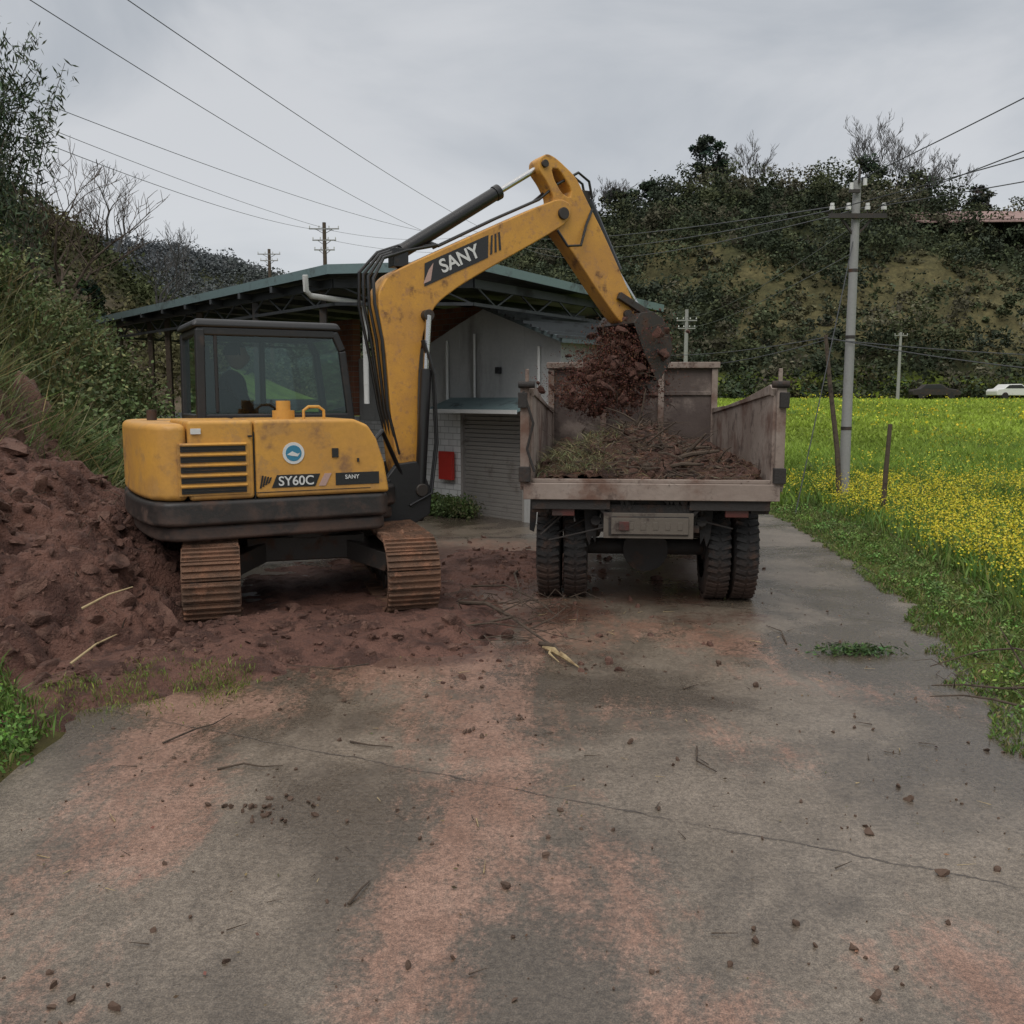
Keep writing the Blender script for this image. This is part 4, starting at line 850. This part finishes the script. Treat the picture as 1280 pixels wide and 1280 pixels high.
T=[(-4.5,9.2,.5),(-4.7,10.0,1.0),(-4.75,8.7,.8),(-5.1,9.1,1.7),(-4.9,10.9,1.0),(-5.3,9.9,1.9),(-4.65,11.5,.6),(-5.2,8.3,1),(-5.6,9.0,1),(-5.0,9.7,1),(-5.5,8.0,1)]
Bs=[]
for (x,y,z) in T: Bs.append(np.array([[x,y,Hs(x,y)+.1]])+rng.normal(size=(900,3))*[.24,.22,.1])
B=np.concatenate(Bs);n=len(B);cc=colv(n,(.12,.16,.055),.5);dd=rng.uniform(0,1,n)<.3;cc[dd]=colv(dd.sum(),(.27,.24,.12),.3)
quads('tall_grass_tufts',bladeV(B,rng.uniform(.4,1.2,n),rng.uniform(.005,.011,n),1.2),cc,M['grass'])
K=60;hx=rng.uniform(-5.2,-4.3,K);hy2=rng.uniform(9.6,12.5,K);Rv=rng.uniform(.2,.45,K)
V,c=clumps(np.stack([hx,hy2,H(hx,hy2)+rng.uniform(.2,.9,K)],1),Rv,260,.04,colv(K,(.085,.125,.04),.35),1.1);quads('leafy_bushes',V,c,M['leaf'])
def bamboo(name,cx,cy,n,hmin,hmax,leanv,nl=330):
    e=empty(name,(cx,cy,0));mb=MB();pts_=[]
    for k_ in range(n):
        x=random.gauss(0,.6);y=random.gauss(0,.5);hgt=random.uniform(hmin,hmax);a=random.uniform(0,6.28);z0=Hs(cx+x,cy+y);P=[]
        bl_=random.uniform(.4,1.3)
        for q in range(9):
            t=q/8;P.append(Vector((x+math.cos(a)*bl_*t**2.6+leanv*t*t,y+math.sin(a)*bl_*t**2.6,z0+hgt*(t-.08*t**3))))
        mb.tube(P,[.028*(1-.85*q/8) for q in range(9)],5,'bark')
        for q in range(nl):
            t=random.uniform(.25,1)**.8;i=min(7,int(t*8));p=P[i].lerp(P[i+1],t*8-i);r_=random.uniform(.05,.42)*(1.15-t*.6);aa=random.uniform(0,6.28);pts_.append((p.x+math.cos(aa)*r_,p.y+math.sin(aa)*r_,p.z-random.uniform(-.05,.35)))
    mb.obj('culms',e,0,True);C=np.array(pts_);quads('leaves',leafV(C,rng.uniform(.05,.12,len(C)),.2,-.5),colv(len(C),(.05,.068,.034),.5),M['leaf'],e)
bamboo('bamboo_clump',-10.9,18.9,40,4.8,6.9,.3);bamboo('bamboo_clump',-13.0,21.5,24,5.2,6.8,.3,260);bamboo('bamboo_clump',-9.9,16.9,20,2.6,4.2,-.1,260)
def bare(seed,Ht,lv=5,spread=.6,mat='barkfar',rk=.022,nch=3,thick=1):
    rnd=random.Random(seed);mb=MB()
    def br_(p,d,L,r,l):
        P=[p.copy()];dd=d.copy()
        for q in range(3):
            dd=(dd+Vector((rnd.gauss(0,.13),rnd.gauss(0,.13),rnd.gauss(0,.08)+.06))).normalized();p=p+dd*L/3;P.append(p.copy())
        mb.tube(P,[r,r*.85,r*.7,r*.5],4 if l<lv-1 else 6,mat,False)
        if l<=0: return
        for k_ in range(nch+(l==lv)):
            t=rnd.uniform(.35,1) if k_ else 1;i=min(2,int(t*3));q=P[i].lerp(P[i+1],t*3-i)
            a=rnd.uniform(0,6.28);side=Vector((math.cos(a),math.sin(a),rnd.uniform(-.1,.6)));nd=(dd*(1-spread*.35)+side*spread).normalized()
            br_(q,nd,L*rnd.uniform(.55,.80),max(r*.55*rnd.uniform(.8,1.1),.004*thick),l-1)
    br_(Vector((0,0,-.3)),Vector((0,0,1)),Ht*.36,Ht*rk,lv);return mb
def puttree(name,mb,x,y,parts='trunk_and_branches',dz=0):
    e=empty(name,(x,y,Hs(x,y)+dz));o=mb.obj(parts,e);return e
puttree('bare_tree',bare(1,6.6,5,.62,'bark',.018,3,2.5),-14.6,30.0)
puttree('bare_tree',bare(3,4.6,5,.62,'bark',.018,3,2.2),-16.4,31.0)
puttree('bare_tree',bare(9,5.0,5,.6,'barkfar',.02,3,2),-13.6,36)
puttree('bare_tree',bare(5,6.2,5,.6,'barkfar',.018,3,2),-17.2,42)
for i,(px_,D,Ht) in enumerate([(745,158,11),(765,159,11),(790,160,8),(895,160,10.5),(925,161,12),(950,161,10),(1085,160,17),(1100,160,18),(1122,158,13),(1140,161,15),(1165,160,14.5),(1182,157,13.5),(680,160,5),(1215,160,6)]):
    x=(px_-640)/1150/1.03*D;puttree('bare_tree',bare(20+i,Ht*.92,5,.48,'barkfar',.011,3,8),x,D,dz=-.8)
def leafy(name,x,y,Ht,rad_,conifer,col,n=1500,leaf=.3):
    z=Hs(x,y);e=empty(name,(x,y,z));mb=MB();mb.tube([(0,0,-.3),(.05*Ht*.1,0,Ht*.5),(0,0,Ht*.95)],[Ht*.02,Ht*.014,Ht*.004],6,'bark')
    cs=[]
    for k_ in range(26):
        t=random.uniform(.3,1);a=random.uniform(0,6.28)
        if conifer: r=rad_*(1.1-t)*random.uniform(.5,1)+.1
        else: r=rad_*math.sin(math.pi*min(1,(t-.2)/.85))*random.uniform(.2,1)
        c=(math.cos(a)*r,math.sin(a)*r,t*Ht);cs.append(c);mb.tube([(0,0,c[2]-r*.5),c],[Ht*.006,Ht*.002],4,'bark',False)
    mb.obj('trunk',e);cs=np.array(cs);V,c=clumps(cs,np.full(len(cs),rad_*.33)*rng.uniform(.6,1.2,len(cs)),n//26,leaf,colv(len(cs),col,.35),.6);quads('crown',V,c,M['farleaf'],e)
leafy('pine_tree',32,158,9.5,3.6,False,(.042,.056,.042),2600,.28);leafy('pine_tree',34.5,160,6.5,2.8,False,(.045,.058,.042),1500,.28)
leafy('broadleaf_tree',59,159,7,3.5,False,(.062,.072,.055),1500,.3);leafy('broadleaf_tree',77,157,6,3.0,False,(.065,.072,.058),1300,.3);leafy('broadleaf_tree',68,160,5.5,3.5,False,(.065,.07,.058),1200,.3)
leafy('conifer_tree',-14.0,31,2.2,.6,True,(.03,.042,.032),1500,.07)
for (x,y,hh3) in ((5,158,4.5),(12,156,5.5),(18,157,5.5),(23,158,5)): leafy('broadleaf_tree',x,y,hh3,3.4,False,(.05,.062,.042),1600,.3)
K=190;hx=rng.uniform(8,62,K);hy2=rng.uniform(93,98,K);Rv=rng.uniform(.6,2.0,K);V,c=clumps(np.stack([hx,hy2,H(hx,hy2)+Rv*.5],1),Rv,90,.24,colv(K,(.055,.065,.036),.4),.8);quads('field_edge_bushes',V,c,M['farleaf'])
# field
def fieldpts(n,y0,y1,pw=1.0):
    y=y0+(y1-y0)*rng.uniform(0,1,n)**pw;x=Rr(np.minimum(y,13.6))+.9+rng.uniform(0,1,n)*(.62*y+3-Rr(np.minimum(y,13.6)));return x,y
VV=[];CC=[]
for (n,y0,y1,hmn,hmx,w_) in ((70000,4,15,.06,.22,.008),(60000,14,34,.12,.32,.02),(50000,32,94,.15,.35,.06)):
    x,y=fieldpts(n,y0,y1,1.2 if y0>10 else 1)
    if y0>=14: x=np.where(rng.uniform(0,1,n)<.2,x-rng.uniform(0,1,n)*3,x)
    k=~((x<4.2)&(y>15))|(y>34);x,y=x[k],y[k];n=len(x)
    B=np.stack([x,y,H(x,y)],1);pat=fbm(x*.35,y*.12,44);hgt=rng.uniform(hmn,hmx,n)*(.6+.8*pat)
    f2=ss(y,8,50)[:,None];base=np.array([[.15,.24,.040]])*(1-f2)+np.array([[.28,.37,.055]])*f2;base=base*(.65+.75*pat[:,None])
    VV.append(bladeV(B,hgt,rng.uniform(.5,1.2,n)*w_,.7));CC.append(base*rng.uniform(.6,1.35,(n,1)))
quads('field_crop',np.concatenate(VV),np.concatenate(CC),M['grass'])
VV=[];CC=[]
for (K,y0,y1,nn,sz,hp,th) in ((2300,6.0,16,26,.013,.33,.50),(900,14,35,9,.020,.36,.55),(1300,33,92,4,.07,.4,.55)):
    x,y=fieldpts(K,y0,y1);x=x-.15*(y<16);d=fbm(x*.4,y*.16,61)+(.30*np.exp(-((x-4.9)/1.3)**2) if y0<10 else 0)-(.06 if y0<10 else 0);k=(d>th)&~((x<4.2)&(y>15));x,y=x[k],y[k];K=len(x)
    z=H(x,y);hp_=hp*rng.uniform(.5,1.35,K)
    P=np.repeat(np.stack([x,y,z+hp_],1),nn,0)+rng.normal(size=(K*nn,3))*np.array([.07,.07,.08])*(1 if y0<10 else 2.2)
    VV.append(leafV(P,rng.uniform(.6,1.2,K*nn)*sz,.8,.5));CC.append(colv(K*nn,(.66,.57,.05),.25,.06))
    B=np.repeat(np.stack([x,y,z],1),12,0)+rng.normal(size=(K*12,3))*[.08,.08,0];VV.append(bladeV(B,np.repeat(hp_,12)*rng.uniform(.5,1.0,K*12),rng.uniform(.004,.014,K*12)*(1 if y0<10 else 1.7),.7));CC.append(colv(K*12,(.14,.22,.05),.4))
quads('rapeseed_flowers',np.concatenate(VV),np.concatenate(CC),M['grass'])
n=64000;y=rng.uniform(2.2,15.5,n);u=rng.uniform(0,1,n)**1.3;x=Rr(y)-.10+(fbm(y*3,y*0,3)-.5)*.3+(fbm(y*9,y*0,5)-.5)*.16+u*1.7;B=np.stack([x,y,H(x,y)],1)
cc=colv(n,(.115,.175,.042),.5)*(.6+.8*fbm(x*1.5,y*1.5,12))[:,None];dd=rng.uniform(0,1,n)<.2;cc[dd]=colv(dd.sum(),(.22,.20,.09),.3)
quads('grass_verge',bladeV(B,rng.uniform(.03,.14,n)*(.35+u)*(0.4+1.1*fbm(x*2,y*2,2)),rng.uniform(.003,.007,n),1.2),cc,M['grass'])
K=620;y=rng.uniform(2.6,15,K);x=Rr(y)+.05+rng.uniform(0,1,K)*1.7;V,c=clumps(np.stack([x,y,H(x,y)+.03],1),rng.uniform(.05,.15,K),60,.015,colv(K,(.115,.185,.045),.45),.7);quads('verge_weeds',V,c,M['leaf'])
n=16000;x=rng.uniform(-4.6,-2.0,n);y=rng.uniform(2.4,5.6,n);k=(x<Rl(y)+.02+(fbm(y*3,x*3,5)-.5)*.35-.15*np.maximum(0,y-4.2))&(soilH(x,y)<.14);x,y=x[k],y[k];n=len(x)
quads('roadside_grass',bladeV(np.stack([x,y,H(x,y)+np.maximum(0,soilH(x,y))],1),rng.uniform(.03,.13,n),rng.uniform(.003,.007,n),.9),colv(n,(.11,.17,.04),.5),M['grass'])
K=460;x=rng.uniform(-4.2,-2.2,K);y=rng.uniform(3.0,5.3,K);k=(x<Rl(y)-.03-.25*np.maximum(0,y-4.2))&(soilH(x,y)<.15);x,y=x[k],y[k];K=len(x)
V,c=clumps(np.stack([x,y,H(x,y)+.04],1),rng.uniform(.04,.15,K),70,.015,colv(K,(.11,.20,.04),.4),.8);quads('roadside_weeds',V,c,M['leaf'])
n=2600;x=rng.uniform(-2.6,-1.5,n);y=5.15+rng.normal(0,.18,n)+(x+2)*.4;k=fbm(x*6,y*6,3)>.42;x,y=x[k],y[k];n=len(x);quads('sparse_grass',bladeV(np.stack([x,y,H(x,y)+.01+np.maximum(0,soilH(x,y))],1),rng.uniform(.015,.05,n),rng.uniform(.002,.004,n),.9),colv(n,(.16,.19,.045),.5),M['grass'])
K=130;t=rng.uniform(.15,.85,K);x=A.x+(Bp.x-A.x)*t-rng.uniform(.1,.7,K)*.7;y=A.y+(Bp.y-A.y)*t-rng.uniform(.1,.7,K)*.7
k=(t>.34);x,y=x[k],y[k];K=len(x);V,c=clumps(np.stack([x,y,H(x,y)+.15],1),rng.uniform(.12,.34,K),160,.03,colv(K,(.08,.115,.04),.4),.9);quads('wall_weeds',V,c,M['leaf'])
# ---------------------------------------------------------------- fallen branches
def stick(mb,pts_,r,mat='bark'):
    P=[Vector((a,b2,c_+.012)) for a,b2,c_ in pts_];n=len(P);mb.tube(P,[r*(1-.6*i/(n-1)) for i in range(n)],7,mat)
mb=MB()
stick(mb,[(-.42,7.3,.04),(-.2,7.0,.10),(.0,6.75,.05),(.14,6.35,.04),(.28,6.0,.03)],.018)
stick(mb,[(.05,8.6,.05),(.02,7.9,.16),(.04,7.3,.22),(.08,6.9,.10)],.012);stick(mb,[(.0,6.75,.05),(-.2,6.62,.04),(-.45,6.35,.02)],.012);stick(mb,[(.14,6.5,.03),(.3,6.6,.08),(.42,6.9,.1)],.008);stick(mb,[(-.1,6.9,.05),(.1,7.0,.12),(.32,7.2,.1)],.007)
stick(mb,[(-.35,7.9,.05),(-.05,7.4,.16),(.2,7.1,.1),(.35,6.8,.04)],.010);stick(mb,[(-.5,6.5,.03),(-.15,6.5,.07),(.25,6.42,.03)],.009)
for k_ in range(80):
    x=random.uniform(-.5,.55);y=random.uniform(6.1,7.9);a=random.uniform(0,6.28);L=random.uniform(.1,.42);stick(mb,[(x,y,.04),(x+math.cos(a)*L*.5,y+math.sin(a)*L*.5,random.uniform(.03,.12)),(x+math.cos(a+.3)*L,y+math.sin(a+.3)*L,.03)],random.uniform(.002,.006))
mb.tube([(.21,6.0,.04),(.27,5.87,.055),(.34,5.76,.04),(.42,5.60,.02)],[.010,.022,.017,.003],6,'pith');mb.tube([(.26,5.9,.05),(.24,5.78,.06),(.30,5.68,.03)],[.012,.008,.002],6,'pith');mb.tube([(.19,6.05,.05),(.28,5.92,.07),(.31,5.8,.06)],[.018,.016,.006],6,'bark')
mb.obj('fallen_branch',None,0,True)
mb=MB();stick(mb,[(3.5,4.95,.02),(3.1,5.03,.07),(2.78,5.05,.05),(2.62,5.15,.04),(2.45,5.2,.02)],.010);stick(mb,[(2.8,4.7,.04),(2.6,4.8,.07),(2.5,4.93,.05),(2.35,5.0,.02)],.008);stick(mb,[(2.95,5.0,.06),(2.9,5.2,.25),(2.85,5.25,.36)],.007);stick(mb,[(3.4,5.4,.1),(3.05,5.42,.18),(2.9,5.52,.14),(2.6,5.55,.03)],.008)
for k_ in range(14):
    x=random.uniform(2.5,3.2);y=random.uniform(4.8,5.5);a=random.uniform(0,6.28);L=random.uniform(.1,.3);stick(mb,[(x,y,.05),(x+math.cos(a)*L*.5,y+math.sin(a)*L*.5,random.uniform(.05,.15)),(x+math.cos(a+.4)*L,y+math.sin(a+.4)*L,.05)],.003)
mb.obj('fallen_branch',None,0,True)
mb=MB()
for a in ([(-1.72,4.35,0),(-1.6,4.5,.02),(-1.55,4.6,.005),(-1.50,4.75,.01)],[(-1.35,4.03,0),(-1.24,4.07,.01),(-1.15,4.04,.008),(-1.06,4.07,0)],[(-.80,4.37,0),(-.7,4.3,.01),(-.58,4.3,0)],[(-.55,2.9,0),(-.52,2.98,.01),(-.5,3.05,0)],
          [(.9,4.3,0),(.86,4.1,.01),(.93,4.0,0)],[(1.9,6.2,0),(1.95,6.5,.01),(1.9,6.7,0)],[(-2.62,5.3,.12),(-2.53,5.45,.2),(-2.47,5.6,.22)],[(-2.75,5.75,.35),(-2.62,5.85,.42),(-2.5,5.95,.45)],[(1.0,5.2,0),(1.1,5.25,.01)],[(-.9,5.6,.03),(-1.1,5.5,.03),(-1.4,5.55,.04)]):
    stick(mb,a,.0055 if a[0][2]<.1 else .009,'bark' if a[0][2]<.1 else 'pith')
for k_ in range(150):
    x=random.uniform(-1.8,2.4);y=2.2+6.8*random.random();a=random.uniform(0,6.28);L=random.uniform(.01,.09);stick(mb,[(x,y,0),(x+math.cos(a)*L,y+math.sin(a)*L,.004)],random.uniform(.0012,.003),random.choice(['bark','bark','pith']))
for k_ in range(60):
    x=random.uniform(-4.6,-2.6);y=random.uniform(5.3,8.5);a=random.uniform(0,6.28);L=random.uniform(.05,.3);z=float(soilH(np.array([x]),np.array([y]))[0])+Hs(x,y)
    if z>.1: stick(mb,[(x,y,z),(x+math.cos(a)*L*.5,y+math.sin(a)*L*.5,z+.05),(x+math.cos(a)*L,y+math.sin(a)*L,z+random.uniform(-.08,.1))],random.uniform(.002,.006),'bark')
mb.obj('twigs',None,0,True)
n=600;x=2.28+rng.normal(0,.13,n);y=5.95+rng.normal(0,.04,n);quads('leafy_sprig',leafV(np.stack([x,y,rng.uniform(.01,.07,n)],1),rng.uniform(.01,.03,n),.3,.4),colv(n,(.06,.10,.035),.5),M['leaf'])
n=700;y=rng.uniform(2.2,11,n);x=rng.uniform(-2,3.4,n);k=(x<Rr(y));x,y=x[k],y[k];n=len(x);quads('leaf_litter',leafV(np.stack([x,y,np.full(n,.013)],1),rng.uniform(.003,.012,n),.5,.95),colv(n,(.14,.09,.05),.6),M['leaf'])
# ---------------------------------------------------------------- world, sun, camera
W=bpy.data.worlds.new('World');scene.world=W;W.use_nodes=True;nt=W.node_tree;nt.nodes.clear()
out=nt.nodes.new('ShaderNodeOutputWorld');bg=nt.nodes.new('ShaderNodeBackground');bg.inputs[1].default_value=.1;nt.links.new(bg.outputs[0],out.inputs[0])
sk=nt.nodes.new('ShaderNodeTexSky');sk.sky_type='NISHITA';sk.sun_disc=False;sk.sun_elevation=rad(50);sk.sun_rotation=rad(200)
tc=nt.nodes.new('ShaderNodeTexCoord');mp=nt.nodes.new('ShaderNodeMapping');mp.inputs['Scale'].default_value=(1,1,2.4);nt.links.new(tc.outputs['Generated'],mp.inputs[0])
n1=nt.nodes.new('ShaderNodeTexNoise');n1.inputs['Scale'].default_value=1.9;n1.inputs['Detail'].default_value=8;n1.inputs['Roughness'].default_value=.52;n1.inputs['Distortion'].default_value=.5;nt.links.new(mp.outputs[0],n1.inputs['Vector'])
cl=mix(nt,mr(nt,n1.outputs['Fac'],.38,.64),(4.5,4.8,5.2),(6.4,6.55,6.8))
sz=nt.nodes.new('ShaderNodeSeparateXYZ');nt.links.new(tc.outputs['Generated'],sz.inputs[0])
cl=mix(nt,mr(nt,sz.outputs[2],.02,.28,.68,0),cl,(7.4,7.6,7.8))
cl=mix(nt,mr(nt,sz.outputs[2],.42,.80),cl,(12.5,12.3,12.0))
fin=mix(nt,.93,sk.outputs[0],cl);nt.links.new(fin,bg.inputs[0])
sl=bpy.data.lights.new('sun','SUN');sl.energy=1.3;sl.angle=rad(35);sl.color=(1,.96,.91);so=bpy.data.objects.new('sun',sl);link(so)
d=Vector((math.sin(rad(200))*math.cos(rad(50)),math.cos(rad(200))*math.cos(rad(50)),math.sin(rad(50))));so.rotation_euler=d.to_track_quat('Z','Y').to_euler()
cam=bpy.data.cameras.new('camera');cam.lens=32.3;cam.sensor_width=36;cam.clip_end=3000;cam.clip_start=.05
co=bpy.data.objects.new('camera',cam);link(co);co.location=(0,0,1.7);co.rotation_euler=(rad(90-7.1),0,0);scene.camera=co
print('objs',len(bpy.data.objects),'tris',sum(len(o.data.polygons) for o in bpy.data.objects if o.type=='MESH'))
